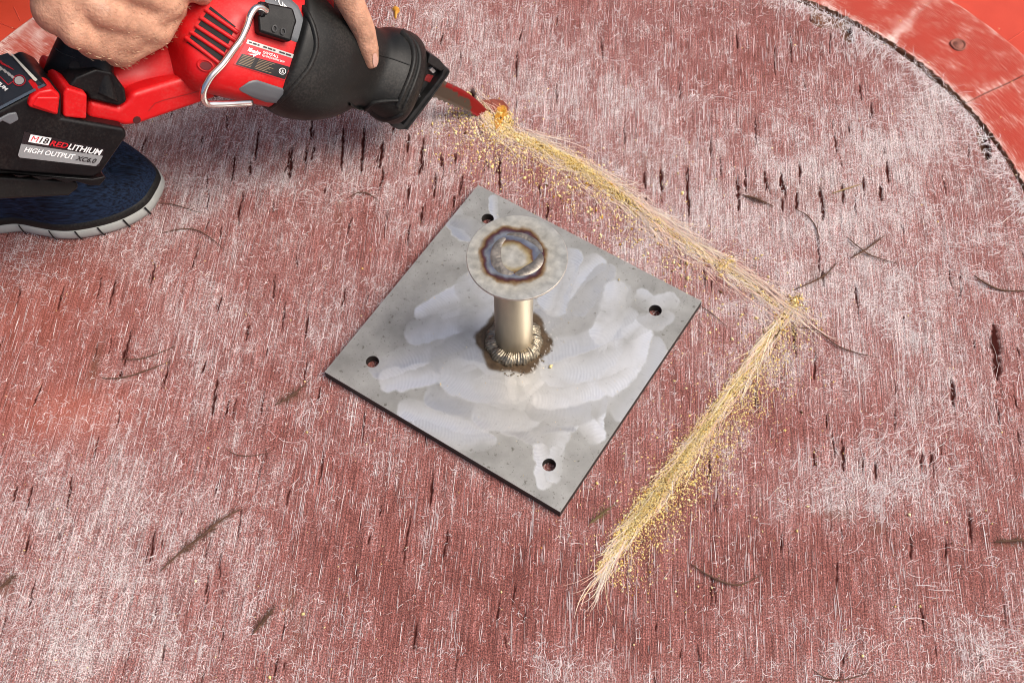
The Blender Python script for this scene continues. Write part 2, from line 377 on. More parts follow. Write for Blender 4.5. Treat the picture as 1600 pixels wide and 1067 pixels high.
_RS = .0008; _rm = np.zeros((1700, 1500), bool)
for ua, va, ub, vb, hw in _cr:
    for t in np.linspace(.06, .94, max(3, int(abs(va - vb) / _RS))):
        u, v = ua + (ub - ua) * t, va + (vb - va) * t; h_ = hw * math.sqrt(1 - (2 * t - 1) ** 2) * .9
        if h_ > .0009: _rm[int((u - h_ + .68) / _RS):int((u + h_ + .68) / _RS) + 1, int((v + .5) / _RS)] = True
def over_crack(x, y):
    u, v = w2l(x, y); return _rm[np.clip(((u + .68) / _RS).astype(int), 0, 1699), np.clip(((v + .5) / _RS).astype(int), 0, 1499)]
def build_deck():
    ol = outline(R0, 60); lu, lv = w2l(ol[:, 0], ol[:, 1])
    u0, u1 = lu.min() + .0004, lu.max() - .0004
    us = np.concatenate([np.linspace(u0, -.62, 8, endpoint=False), np.arange(-.62, .60, .00095), np.linspace(.60, u1, 40)])
    vs_top = np.empty_like(us); vs_bot = np.empty_like(us)
    n = len(lu); nxt = np.roll(np.arange(n), -1)
    for i, u in enumerate(us):
        a, b = lu - u, lu[nxt] - u; k = np.where((a * b <= 0) & (a != b))[0]
        t = a[k] / (a[k] - b[k]); vv = lv[k] + t * (lv[nxt][k] - lv[k]); vs_top[i] = vv.max(); vs_bot[i] = vv.min()
    vv = np.concatenate([np.linspace(-1, -.42, 10, endpoint=False), np.arange(-.42, .56, .0026)])      # shared rows below the curved edge
    t = (vv - vv[0]) / (vv[-1] - vv[0])
    vs_top = vs_top - np.where((us > .12), 1, .3) * (.022 * np.clip(fbm(us * 55, us * 0 + 3.3, 61) - .52, 0, 1) + .0012 * vnoise(us * 170, us * 0, 62))
    Ug = np.repeat(us[:, None], len(t), 1)
    Vg = vs_bot[:, None] + (vs_top - vs_bot)[:, None] * t[None, :]
    X, Y = l2w(Ug, Vg)
    Z = .0008 * (fbm(X * 60, Y * 25, 3) - .5) + .0004 * (vnoise(Ug * 420, Vg * 60, 77) - .5)
    crack = np.zeros_like(X)
    def rng_idx(a, lo, hi): return np.searchsorted(a, lo), np.searchsorted(a, hi)
    for (ua, va, ub, vb, hw) in _cr:
        i0, i1 = rng_idx(us, min(ua, ub) - hw * 2 - .004, max(ua, ub) + hw * 2 + .004)
        if i1 <= i0: continue
        uu, v2 = Ug[i0:i1], Vg[i0:i1]
        L = max(abs(va - vb), 1e-4); s = (va - v2) / (va - vb)
        uc = ua + (ub - ua) * s + .0011 * (vnoise(v2 * 190, v2 * 0 + ua * 1000, 8) - .5) * 2
        prof = np.sqrt(np.clip(1 - (2 * s - 1) ** 2, 0, 1)) * hw * (.35 + 1.2 * vnoise(v2 * 330, v2 * 0 + ua * 777, 4))
        c = np.where(prof > .00012, sstep(1.5, .55, np.abs(uu - uc) / np.maximum(prof, 1e-5)), 0)
        crack[i0:i1] = np.maximum(crack[i0:i1], c)
    kd = np.minimum(seg_dist(X, Y, cut1[::2]), seg_dist(X, Y, cut2[::2]))
    kerf = sstep(.0030, .0014, kd)
    # torn openings along the rim
    hole = np.zeros_like(X)
    for (x, y, rx, ry) in ((1300, 30, 34, 14), (1283, 18, 14, 12), (1537, 222, 9, 26), (1325, 52, 10, 14)):
        c = P(x, y)[:2]; ax = abs(P(x + rx, y)[0] - c[0]); ay = abs(P(x, y - ry)[1] - c[1])
        q = ((X - c[0]) / ax) ** 2 + ((Y - c[1]) / ay) ** 2 + .9 * (fbm(X * 120, Y * 120, 41) - .5); hole = np.maximum(hole, sstep(1.1, .8, q))
    Z = Z - .0014 * crack - .008 * kerf - .012 * hole
    crack = np.maximum(np.maximum(crack, kerf), hole)
    edge = (vs_top[:, None] - Vg); Z = Z + .003 * (fbm(X * 70, Y * 70, 55) - .35) * sstep(.02, .0, edge) * (Y > 0) - .007 * sstep(.009, .0, edge) * (Y > 0)
    pale = pale_map(X, Y); pale = np.clip(pale + .35 * sstep(.03, .0, edge) * fbm(X * 100, Y * 100, 66) * (Y > .1), 0, 1.2)
    oc = P(110, 645)[:2]; oc2 = P(40, 480)[:2]
    orange = .9 * np.exp(-(((X - oc[0]) / .07) ** 2 + ((Y - oc[1]) / .035) ** 2)) + .5 * np.exp(-(((X - oc2[0]) / .12) ** 2 + ((Y - oc2[1]) / .10) ** 2))
    stain = np.zeros_like(X)
    for (x, y, rx, ry, a) in ((148, 570, 8, 35, .9), (1370, 825, 14, 9, .9), (1310, 805, 28, 8, .7), (1575, 848, 26, 6, .8), (455, 620, 24, 12, .7), (1180, 300, 22, 12, .5), (1270, 425, 10, 24, .5), (452, 935, 10, 28, .6), (8, 920, 14, 16, .8), (530, 335, 8, 22, .5), (465, 990, 14, 50, .45), (1240, 300, 60, 20, .35), (1000, 260, 40, 30, .3)):
        c = P(x, y)[:2]; ax = abs(P(x + rx, y)[0] - c[0]); ay = abs(P(x, y - ry)[1] - c[1])
        stain = np.maximum(stain, a * np.exp(-(((X - c[0]) / ax) ** 2 + ((Y - c[1]) / ay) ** 2)))
    nu, nv = X.shape; idx = np.arange(nu * nv).reshape(nu, nv)
    F = np.stack([idx[:-1, :-1], idx[1:, :-1], idx[1:, 1:], idx[:-1, 1:]], -1).reshape(-1, 4)
    V = np.stack([Ug, Vg, Z], -1).reshape(-1, 3)
    o = fastmesh('deck', V, F, deck_mat(), None, True, dict(pale=pale.ravel(), crack=crack.ravel(), orange=orange.ravel(), stain=stain.ravel()))
    o.rotation_euler = (0, 0, GA); tag(o, kind='structure'); return o

def deck_mat():
    m, nt, b = nodes('worn red laminate'); N = nt.nodes.new; L = nt.links.new
    def A(n): a = N('ShaderNodeAttribute'); a.attribute_name = n; return a.outputs['Fac']
    tc = N('ShaderNodeTexCoord')
    def noise(sx, sy, detail=3, rough=.6):
        mp = N('ShaderNodeMapping'); mp.inputs['Scale'].default_value = (sx, sy, 1); L(tc.outputs['Object'], mp.inputs[0])
        n = N('ShaderNodeTexNoise'); n.inputs['Scale'].default_value = 1; n.inputs['Detail'].default_value = detail; n.inputs['Roughness'].default_value = rough
        L(mp.outputs[0], n.inputs[0]); return n.outputs[0]
    def math_(op, a, b_, c=None):
        n = N('ShaderNodeMath'); n.operation = op
        for i, q in enumerate((a, b_, c)):
            if q is None: continue
            if isinstance(q, (int, float)): n.inputs[i].default_value = q
            else: L(q, n.inputs[i])
        return n.outputs[0]
    streak = noise(620, 26); iso = noise(520, 480, 4, .7); fine = noise(1000, 820, 2); pits = noise(780, 640, 2, .5); lines = noise(1050, 14, 2, .5); weft = noise(30, 560)
    f = math_('MULTIPLY_ADD', math_('SUBTRACT', streak, .5), 1.35, A('pale'))
    f = math_('MULTIPLY_ADD', math_('SUBTRACT', iso, .5), 1.9, f)
    f = math_('MULTIPLY_ADD', math_('SUBTRACT', fine, .5), 1.2, f)
    f = math_('MULTIPLY_ADD', math_('SUBTRACT', weft, .5), .35, f)
    cr = N('ShaderNodeValToRGB'); e = cr.color_ramp; e.elements[0].position = .0; e.elements[0].color = (.135, .036, .028, 1)
    e.elements[1].position = 1; e.elements[1].color = (.50, .42, .405, 1)
    for p, c in ((.22, (.225, .074, .060, 1)), (.45, (.265, .100, .088, 1)), (.68, (.315, .165, .152, 1)), (.87, (.38, .265, .252, 1))):
        q = e.elements.new(p); q.color = c
    L(f, cr.inputs[0])
    def mix(fac, c1, col):
        n = N('ShaderNodeMix'); n.data_type = 'RGBA'; L(fac, n.inputs[0]); L(c1, n.inputs[6]); n.inputs[7].default_value = col; return n.outputs[2]
    c = cr.outputs[0]
    def rng_(q, a, b_, lo, hi):
        n = N('ShaderNodeMapRange'); L(q, n.inputs[0]); n.inputs[1].default_value = a; n.inputs[2].default_value = b_; n.inputs[3].default_value = lo; n.inputs[4].default_value = hi; return n.outputs[0]
    g = math_('MULTIPLY', rng_(pits, .36, .62, .40, 1.44), rng_(lines, .36, .64, .62, 1.26))
    vs = N('ShaderNodeVectorMath'); vs.operation = 'SCALE'; L(c, vs.inputs[0]); L(g, vs.inputs['Scale']); c = vs.outputs[0]
    c = mix(math_('MULTIPLY', A('orange'), math_('MULTIPLY', iso, 1.0)), c, (.42, .095, .05, 1))
    c = mix(math_('MULTIPLY', A('stain'), math_('ADD', iso, .25)), c, (.13, .045, .022, 1))
    c = mix(A('crack'), c, (.045, .012, .010, 1))
    L(c, b.inputs['Base Color'])
    b.inputs['Roughness'].default_value = .72; L(math_('MULTIPLY_ADD', A('crack'), -.35, .35), b.inputs['Specular IOR Level'])
    h = math_('ADD', math_('MULTIPLY', streak, 1.0), math_('MULTIPLY', iso, .8))
    bp = N('ShaderNodeBump'); bp.inputs['Distance'].default_value = .0011; bp.inputs['Strength'].default_value = .75; L(h, bp.inputs['Height']); L(bp.outputs[0], b.inputs['Normal'])
    return m
build_deck()

# ---- dark core under the deck's torn edge, rim strip, hull, far ground
def band(name, r0, r1, z, m, zb=None, parent=None, a0=None):
    a = outline(r0, 40); c = outline(r1, 40); n = len(a)
    V = [(x, y, z) for x, y in a] + [(x, y, z) for x, y in c]; F = [(i, (i + 1) % n, n + (i + 1) % n, n + i) for i in range(n)]
    if zb is not None:
        V += [(x, y, zb) for x, y in a]; F += [(2 * n + i, 2 * n + (i + 1) % n, (i + 1) % n, i) for i in range(n)]
    return meshobj(name, V, F, m, parent)
tag(band('foam_core', R0 - .06, R0 + .03, -.011, MT['foamdark']), kind='structure')
def rim_mat():
    m, nt, b = nodes('rim laminate'); N = nt.nodes.new; L = nt.links.new
    at = N('ShaderNodeAttribute'); at.attribute_name = 'along'; at2 = N('ShaderNodeAttribute'); at2.attribute_name = 'across'
    cb = N('ShaderNodeCombineXYZ'); L(at.outputs['Fac'], cb.inputs[0]); L(at2.outputs['Fac'], cb.inputs[1])
    def noise(sx, sy, d=4):
        mp = N('ShaderNodeMapping'); mp.inputs['Scale'].default_value = (sx, sy, 1); L(cb.outputs[0], mp.inputs[0])
        n = N('ShaderNodeTexNoise'); n.inputs['Scale'].default_value = 1; n.inputs['Detail'].default_value = d; n.inputs['Roughness'].default_value = .65; L(mp.outputs[0], n.inputs[0]); return n.outputs[0]
    st = noise(55, 1100); bl = noise(28, 28); fi = noise(500, 700)
    wr = N('ShaderNodeAttribute'); wr.attribute_name = 'wear'
    def ma(op, a, b_, c=None):
        n = N('ShaderNodeMath'); n.operation = op
        for i, q in enumerate((a, b_, c)):
            if q is None: continue
            if isinstance(q, (int, float)): n.inputs[i].default_value = q
            else: L(q, n.inputs[i])
        return n.outputs[0]
    f = ma('ADD', ma('MULTIPLY', ma('SUBTRACT', bl, .5), 1.7), ma('MULTIPLY', ma('SUBTRACT', st, .5), 2.2))
    f = ma('ADD', ma('MULTIPLY_ADD', ma('SUBTRACT', fi, .5), .6, f), wr.outputs['Fac'])
    cr = N('ShaderNodeValToRGB'); e = cr.color_ramp; e.elements[0].position = .15; e.elements[0].color = (.37, .046, .028, 1); e.elements[1].position = 1; e.elements[1].color = (.72, .56, .50, 1)
    q = e.elements.new(.46); q.color = (.40, .092, .064, 1); L(f, cr.inputs[0]); L(cr.outputs[0], b.inputs['Base Color'])
    b.inputs['Roughness'].default_value = .75; b.inputs['Specular IOR Level'].default_value = .25
    bp = N('ShaderNodeBump'); bp.inputs['Distance'].default_value = .0007; bp.inputs['Strength'].default_value = .7; L(st, bp.inputs['Height']); L(bp.outputs[0], b.inputs['Normal'])
    return m
RIM = rim_mat()
rim = empty('rim_strip'); tag(rim, kind='structure')
def rim_panel(cx, cy, a0, a1, z, flip=False):
    """one laminate panel of the strip round the deck, a curved slab with real thickness"""
    nA = max(6, int((a1 - a0) * 3)); nR = 60; V = []; al = []; ac = []; we = []
    r0, r1 = R0 + .0034, .576
    for i in range(nA + 1):
        a = math.radians(a0 + (a1 - a0) * i / nA)
        for j in range(nR + 1):
            rr = r0 + (r1 - r0) * j / nR
            if j == 0: rr += .0022 * math.sin(i * 1.7) * math.sin(i * .61)
            x, y = cx + rr * math.cos(a), cy + rr * math.sin(a)
            d = min(i, nA - i) / nA * math.radians(a1 - a0) * rr
            w_ = .22 + .40 * math.exp(-((rr - r0) / .009) ** 2) + .26 * math.exp(-(d / .010) ** 2) + (.35 if flip else 0) + .3 * math.exp(-((r1 - rr) / .008) ** 2)
            zz = z + .0006 * math.sin(rr * 90 + a * 3)
            if j == nR: zz -= .003
            V.append((x, y, zz)); al.append(rr if flip else a * .52); ac.append(a * .52 if flip else rr); we.append(w_)
    base = len(V)
    for i in range(nA + 1):
        a = math.radians(a0 + (a1 - a0) * i / nA); V.append((cx + r0 * math.cos(a), cy + r0 * math.sin(a), z - .010)); al.append(a * .5); ac.append(r0); we.append(0)
    F = []
    for i in range(nA):
        for j in range(nR): k = i * (nR + 1) + j; F.append((k, k + 1, k + nR + 2, k + nR + 1))
        F.append((base + i, i * (nR + 1), (i + 1) * (nR + 1), base + i + 1))
    o = fastmesh('panel', V, F, RIM, rim, True, dict(along=al, across=ac, wear=we)); o.data.materials.append(MT['foamdark']); mi = np.zeros(len(F), np.int32); mi[nR::nR + 1] = 1; o.data.polygons.foreach_set('material_index', mi)
for a0, a1 in ((0.05, 28.3), (28.36, 44.97), (45.05, 66), (66.06, 90)): rim_panel(CR, CYY, a0, a1, -.0005 if a0 != 28.36 else .0003)
for a0, a1 in ((90, 118), (118.3, 156), (156.3, 180)): rim_panel(CL, CYY, a0, a1, -.0005, True)
for a0, a1 in ((180, 225), (225.1, 270)): rim_panel(CL, -.5, a0, a1, -.0006)
for a0, a1 in ((270, 315), (315.1, 360)): rim_panel(CR, -.5, a0, a1, -.0006)
for x0, x1, y0, y1, flip in ((CR + R0 + .003, CR + .576, -.5, CYY + .0015, 0), (CL - .576, CL - R0 - .003, -.5, CYY - .001, 0), (CL, CR, CYY + R0 + .003, CYY + .576, 1), (CL, CR, -.5 - .576, -.5 - R0 - .003, 1)):
    V = []; al = []; ac = []; we = []
    for i in range(25):
        for j in range(25):
            x = x0 + (x1 - x0) * i / 24; y = y0 + (y1 - y0) * j / 24; V.append((x, y, -.0008)); al.append(x if flip else y); ac.append(y if flip else x); we.append(.3)
    fastmesh('panel', V, [(i * 25 + j, i * 25 + 25 + j, i * 25 + 26 + j, i * 25 + 1 + j) for i in range(24) for j in range(24)], RIM, rim, True, dict(along=al, across=ac, wear=we))
hull = band('hull', .574, 3.2, -.0045, MT['orange']); tag(hull, kind='structure')
for a in (19, 34, 47, 60):     # moulded seams of the outer paint
    a = math.radians(a); d = np.array([math.cos(a + .05), math.sin(a + .05)]); s = np.array([-d[1], d[0]]) * .0009
    p0 = np.array([CR, CYY]) + .577 * np.array([math.cos(a), math.sin(a)]); p1 = p0 + d * .6
    V = [(*(p0 - s), -.0045), (*(p0 + s), -.0045), (*(p1 + s), -.0045), (*(p1 - s), -.0045), (*p0, -.0034), (*p1, -.0034)]
    meshobj('seam', V, [(0, 4, 5, 3), (1, 2, 5, 4)], MT['orange'], hull)
for (xa, ya), (xb, yb) in (((-10, 30), (30, 45)), ((20, 8), (30, 30))):
    p0 = P(xa, ya)[:2]; p1 = P(xb, yb)[:2]; d = norm(p1 - p0); s = np.array([-d[1], d[0]]) * .0009
    V = [(*(p0 - s), -.0045), (*(p0 + s), -.0045), (*(p1 + s), -.0045), (*(p1 - s), -.0045), (*p0, -.0036), (*p1, -.0036)]
    meshobj('seam', V, [(0, 4, 5, 3), (1, 2, 5, 4)], MT['orange'], hull)
tag(meshobj('ground', [(-60, -60, -.6), (60, -60, -.6), (60, 60, -.6), (-60, 60, -.6)], [(0, 1, 2, 3)], MT['ground']), kind='structure')

# ================================================================== FIBRES (uncountable)
def strands(name, root, ang, length, curl, width, lift, col, m, K=5, wob=.0, z0=.0006, parent=None, clear=True):
    if clear:
        bad = np.zeros(len(root), bool)
        for q in (0, .3, .6, .9): bad |= over_crack(root[:, 0] + q * length * np.cos(ang + curl * q * .5), root[:, 1] + q * length * np.sin(ang + curl * q * .5))
        bad &= RNG.uniform(size=len(root)) < .85; k_ = ~bad; root, ang, length, curl, width, lift, col = root[k_], ang[k_], length[k_], curl[k_], width[k_], lift[k_], col[k_]
    n = len(root); pts = np.zeros((n, K, 3)); pts[:, 0, :2] = root[:, :2]; a = ang.copy(); st = length / (K - 1)
    hd = np.zeros((n, K)); hd[:, 0] = a
    for k in range(1, K):
        pts[:, k, 0] = pts[:, k - 1, 0] + st * np.cos(a); pts[:, k, 1] = pts[:, k - 1, 1] + st * np.sin(a)
        a = a + curl / (K - 1) + wob * RNG.normal(size=n); hd[:, k] = a
    t = np.linspace(0, 1, K); zb = root[:, 2] if root.shape[1] > 2 else 0
    pts[:, :, 2] = z0 + np.asarray(zb)[..., None] * np.ones(K) + lift[:, None] * np.sin(np.pi * t)[None] ** 1.0
    side = np.stack([-np.sin(hd), np.cos(hd), np.zeros_like(hd)], -1); wt = width[:, None] * np.array([.55] + [1] * (K - 2) + [.4])[None] / 2
    side[:, :, 2] = RNG.uniform(-.6, .6, n)[:, None]
    V = np.stack([pts - side * wt[..., None], pts + side * wt[..., None]], 2).reshape(-1, 3)
    base = (np.arange(n) * K * 2)[:, None] + (np.arange(K - 1) * 2)[None]; base = base.reshape(-1)
    F = np.stack([base, base + 1, base + 3, base + 2], -1)
    c = np.repeat(col, K * 2, axis=0)
    return fastmesh(name, V, F, m, parent, False, None, dict(tint=c))
FIB = attr_mat('glass fibre strands', .75)
def rand_deck(n):
    x = RNG.uniform(-.66, .62, n); y = RNG.uniform(-.50, .575, n)
    inside = np.ones(n, bool)
    for cx, s in ((CR, 1), (CL, -1)):
        q = ((x - cx) * s > 0) & (y > CYY); inside &= ~(q & (np.hypot(x - cx, y - CYY) > R0 - .002))
    inside &= (x < CR + R0 - .003)
    return np.stack([x, y], 1)[inside]
def pale_cols(n, lo=.35, hi=.75):
    v = RNG.uniform(lo, hi, n); k = RNG.uniform(0, 1, n)
    return np.stack([v, v * (.80 + .18 * k), v * (.79 + .19 * k)], 1)
G0 = math.pi / 2 + GA
# curly fuzz in pale zones
r = rand_deck(480000); pm = pale_map(r[:, 0], r[:, 1]); keep = RNG.uniform(0, 1, len(r)) < np.clip((pm - .22) * .40, .02, .30) * (.25 + 1.5 * sstep(.40, .62, fbm(r[:, 0] * 110, r[:, 1] * 110, 303))); r = r[keep]
n = len(r); ang = RNG.uniform(0, 2 * np.pi, n); sel = RNG.uniform(size=n) < .45; ang[sel] = (G0 + RNG.normal(0, .5, n) - .5)[sel]
fz = strands('fibre_fuzz', r, ang, RNG.gamma(2.2, .0016, n) + .0015, RNG.normal(0, 1.9, n), RNG.uniform(.00018, .00046, n), RNG.uniform(.0001, .0007, n), pale_cols(n, .46, .86), FIB, 5, .25)
tag(fz, 'pale curly glass fibres fuzzing the worn red deck', 'fibre fuzz', kind='stuff')
# straight threads along the grain
r = rand_deck(46000); pm = pale_map(r[:, 0], r[:, 1]); fm = fbm(r[:, 0] * 30, r[:, 1] * 12, 88); keep = RNG.uniform(size=len(r)) < .10 + .34 * sstep(.45, .75, fm); r = r[keep]; n = len(r)
th = strands('grain_threads', r, G0 + RNG.normal(0, .025, n), RNG.gamma(1.8, .0075, n) + .003, RNG.normal(0, .05, n), RNG.uniform(.00016, .00045, n), RNG.uniform(.0001, .0008, n), pale_cols(n, .45, .82), FIB, 4)
tag(th, 'straight pale threads lying along the deck grain', 'threads', kind='stuff')
# wisps: traced tufts and cross threads
TUFT = [(1580,100,70,40,-.35,900),(1470,110,60,45,-.5,700),(1440,190,80,40,-.2,500),(1530,215,70,60,-.3,700),(1350,770,90,35,.9,700),(1440,740,60,40,1.2,400),(1545,390,60,25,-.1,350),(1520,425,25,12,-.6,200),(1550,640,25,40,1.6,240),(1490,620,40,40,.8,300),
 (1560,1010,60,40,-.1,450),(1500,1020,14,22,1.3,140),(1325,1030,35,28,1.1,300),(1400,690,90,22,.8,450),(870,1045,30,18,1.3,260),(60,960,40,30,1,200),(30,410,60,26,.0,260),(310,240,50,50,.9,500),(540,300,80,18,.6,300),(1390,510,40,28,.3,240),(1090,150,24,20,.5,120),(1450,450,60,16,.1,160),(1300,70,60,26,1.2,500),(1370,75,40,20,1.2,400),(1400,440,20,20,.4,120),(1330,340,80,60,1.0,600),(480,660,14,30,1.4,120),(250,800,60,60,.9,200),(120,930,60,60,.9,260),(1490,880,60,30,0,120)]
rs = []; an = []
for x, y, rx, ry, a, cnt in TUFT:
    cnt = int(cnt * .22); rx *= 1.25; ry *= 1.25
    q = np.stack([x + RNG.normal(0, .55, cnt) * rx, y + RNG.normal(0, .55, cnt) * ry], 1); rs.append(Pa(q)[:, :2]); an.append(a + RNG.normal(0, .4, cnt) + np.pi * (RNG.uniform(size=cnt) < .4))
r = np.concatenate(rs); ang = np.concatenate(an); ok = np.ones(len(r), bool)
for cx, s in ((CR, 1), (CL, -1)):
    q = ((r[:, 0] - cx) * s > 0) & (r[:, 1] > CYY); ok &= ~(q & (np.hypot(r[:, 0] - cx, r[:, 1] - CYY) > R0 + .004))
r, ang = r[ok], ang[ok]; n = len(r)
wf = strands('fibre_wisps', r, ang, RNG.gamma(2.5, .0040, n) + .003, RNG.normal(0, 1.2, n), RNG.uniform(.0002, .0005, n), RNG.uniform(.0003, .002, n), pale_cols(n, .48, .82), FIB, 6, .15)
tag(wf, 'loose white fibre wisps lifted from worn patches of the deck', 'fibre wisps', kind='stuff')
# fringe along the rim gap
aa = RNG.uniform(5, 88, 1500); rr = R0 - .003 - RNG.gamma(1.5, .006, 1500); r = np.stack([CR + rr * np.cos(np.radians(aa)), CYY + rr * np.sin(np.radians(aa))], 1)
fr = strands('edge_fringe', r, np.radians(aa) + np.pi + RNG.normal(0, .7, 1500), RNG.gamma(2, .003, 1500) + .003, RNG.normal(0, 1, 1500), RNG.uniform(.0003, .0007, 1500), RNG.uniform(.0003, .0015, 1500), pale_cols(1500, .5, .8), FIB, 5, .2)
tag(fr, 'white frayed fibre fringe along the curved deck edge', 'fringe', kind='stuff')

# ================================================================== SAWDUST + FRAYED CUT
def along(pl, n, spread_a, spread_b, bias=0.0, tdist=None):
    L = np.concatenate([[0], np.cumsum(np.linalg.norm(np.diff(pl[:, :2], axis=0), axis=1))]); t = (RNG.uniform(0, 1, n) if tdist is None else tdist) * L[-1]
    x = np.interp(t, L, pl[:, 0]); y = np.interp(t, L, pl[:, 1]); dx = np.interp(t + .004, L, pl[:, 0]) - np.interp(t - .004, L, pl[:, 0]); dy = np.interp(t + .004, L, pl[:, 1]) - np.interp(t - .004, L, pl[:, 1])
    ln = np.hypot(dx, dy) + 1e-9; dx /= ln; dy /= ln; o = RNG.normal(0, 1, n) * np.where(RNG.uniform(size=n) < .6, spread_a, spread_b) + bias
    return np.stack([x - dy * o, y + dx * o], 1), o, np.arctan2(dy, dx), t / L[-1]
def crumbs(name, pos, size, col, m):
    base = np.array([(1, 0, 0), (0, 1, 0), (-1, 0, 0), (0, -1, 0), (0, 0, 1), (0, 0, -1)], float)
    f = np.array([(0, 1, 4), (1, 2, 4), (2, 3, 4), (3, 0, 4), (1, 0, 5), (2, 1, 5), (3, 2, 5), (0, 3, 5)])
    n = len(pos); a = RNG.uniform(0, 6.28, n); t = RNG.normal(0, .5, n)
    sc = size[:, None] * RNG.uniform(.4, 1.25, (n, 3)); B = base[None] * sc[:, None] + RNG.normal(0, .12, (n, 6, 3)) * size[:, None, None]
    x = B[..., 0] * np.cos(a)[:, None] - B[..., 1] * np.sin(a)[:, None]; y = B[..., 0] * np.sin(a)[:, None] + B[..., 1] * np.cos(a)[:, None]; z = B[..., 2]
    y2 = y * np.cos(t)[:, None] - z * np.sin(t)[:, None]; z2 = y * np.sin(t)[:, None] + z * np.cos(t)[:, None]
    V = np.stack([x, y2, z2], -1) + pos[:, None]; F = (f[None] + (np.arange(n) * 6)[:, None, None]).reshape(-1, 3)
    return fastmesh(name, V.reshape(-1, 3), F, m, None, False, None, dict(tint=np.repeat(col, 6, axis=0)))
DUST = attr_mat('yellow foam sawdust', .85)
pos = []; siz = []; col = []
def dust(xy, z, s, kind):
    n = len(xy); pos.append(np.column_stack([xy, z])); siz.append(s); v = RNG.uniform(.7, 1.12, n)[:, None]; k = RNG.uniform(size=n)[:, None]
    a = np.array([.86, .62, .18]); b_ = np.array([.92, .78, .44]); c = np.array([.55, .30, .03])
    q = a * (1 - k) + b_ * k
    if kind: q = np.where(RNG.uniform(size=n)[:, None] < kind, c[None] * np.ones((n, 3)), q)
    q = np.where(RNG.uniform(size=n)[:, None] < .07, np.array([.13, .06, .02]) * np.ones((n, 3)), q); col.append(np.clip(q * v, 0, 1))
# second cut: long heap on its near-left side
n = 17000; t = RNG.beta(1.5, 1.15, n); wdt = .0021 + .0047 * sstep(0, .85, t) * (1 - .85 * sstep(.75, 1, t))
xy, o, _, tt = along(cut2, n, .0, .0, 0, t); off = RNG.normal(0, 1, n) * wdt - .0035
dx, dy = np.gradient(cut2[:, 0]), np.gradient(cut2[:, 1])
dirv = norm(cut2[-1, :2] - cut2[0, :2]); nv = np.array([-dirv[1], dirv[0]]); xy = xy + nv * off[:, None]
hump = np.exp(-(off / wdt) ** 2 * .7) * wdt * .8
dust(xy, hump * RNG.uniform(.1, 1, n) + .0008, RNG.gamma(3, .00014, n) + .00024, .07)
n = 5600; t = RNG.beta(1.6, 1.4, n); xy, o, _, tt = along(cut2, n, .0, .0, 0, t); xy = xy + nv * (np.abs(RNG.normal(0, .019, n)) + .002)[:, None]
dust(xy, np.full(n, .0008), RNG.gamma(2.2, .00018, n) + .00025, .05)
n = 1600; xy, o, _, tt = along(cut2, n, .02, .05, 0, None); dust(xy, np.full(n, .0008), RNG.gamma(2, .00022, n) + .0003, .05)
# first cut
n = 11000; t = np.concatenate([RNG.beta(2.2, 2.4, n // 2) * .55 + .05, RNG.uniform(.06, .97, n - n // 2)]); wd = .0024 + .0036 * np.exp(-((t - .38) / .22) ** 2)
xy, o, _, tt = along(cut1, n, 0, 0, 0, t); d1 = norm(cut1[-1, :2] - cut1[0, :2]); n1 = np.array([-d1[1], d1[0]]); off = RNG.normal(0, 1, n) * wd - .0015
dust(xy + n1 * off[:, None], np.exp(-(off / wd) ** 2 * .7) * wd * .75 * RNG.uniform(.1, 1, n) + .0008, RNG.gamma(3, .00016, n) + .00024, .14)
n = 2600; t = RNG.beta(1.1, 2.2, n); xy, o, _, tt = along(cut1, n, 0, 0, 0, t); dust(xy - n1 * (np.abs(RNG.normal(0, .034, n)) + .003)[:, None], np.full(n, .0009), RNG.gamma(2.2, .00030, n) + .0003, .1)
n = 700; xy, o, _, tt = along(cut1, n, .02, .05, 0, None); dust(xy, np.full(n, .0008), RNG.gamma(2, .00026, n) + .0003, .05)
# saw tip and corner heaps, stray crumbs (two lie on the plate)
for x, y, rx, ry, cnt in ((782, 195, 16, 16, 900), (1243, 474, 10, 11, 200), (1222, 504, 10, 12, 110), (900, 258, 14, 9, 260), (1132, 412, 12, 8, 160)):
    q = np.stack([x + RNG.normal(0, .7, cnt) * rx, y + RNG.normal(0, .7, cnt) * ry], 1); dust(Pa(q)[:, :2], RNG.uniform(.001, .004, cnt), RNG.gamma(3, .00022, cnt) + .0003, .2)
q = np.array([(1059, 272), (1012, 397), (1066, 303), (1180, 405), (1190, 400), (1262, 792), (1245, 830), (650, 195), (676, 195), (622, 182), (1420, 805), (480, 676), (712, 210), (890, 560), (1126, 457)])
dust(Pa(q)[:, :2], np.full(len(q), .0015), np.full(len(q), .0022), 0)
q = np.array([(860, 573), (688, 600), (967, 437)]); dust(Pa(q, .0135)[:, :2], np.full(3, .0138), np.array([.0034, .0016, .0018]), 0)
q = np.stack([RNG.uniform(640, 1060, 130), RNG.uniform(320, 760, 130)], 1); pw = Pa(q, .0125); k = np.abs(np.cos(.582) * pw[:, 0] - np.sin(.582) * pw[:, 1]) < .14; k &= np.abs(np.sin(.582) * pw[:, 0] + np.cos(.582) * pw[:, 1]) < .14
dust(pw[k, :2], np.full(k.sum(), .0124), RNG.uniform(.0003, .0006, k.sum()), 0)
q = np.stack([RNG.uniform(0, 1600, 700), RNG.uniform(0, 1067, 700)], 1); pw = Pa(q); dust(pw[:, :2], np.full(700, .0012), RNG.gamma(2, .0002, 700) + .0003, 0)
pos = np.concatenate(pos); siz = np.concatenate(siz); col = np.concatenate(col)
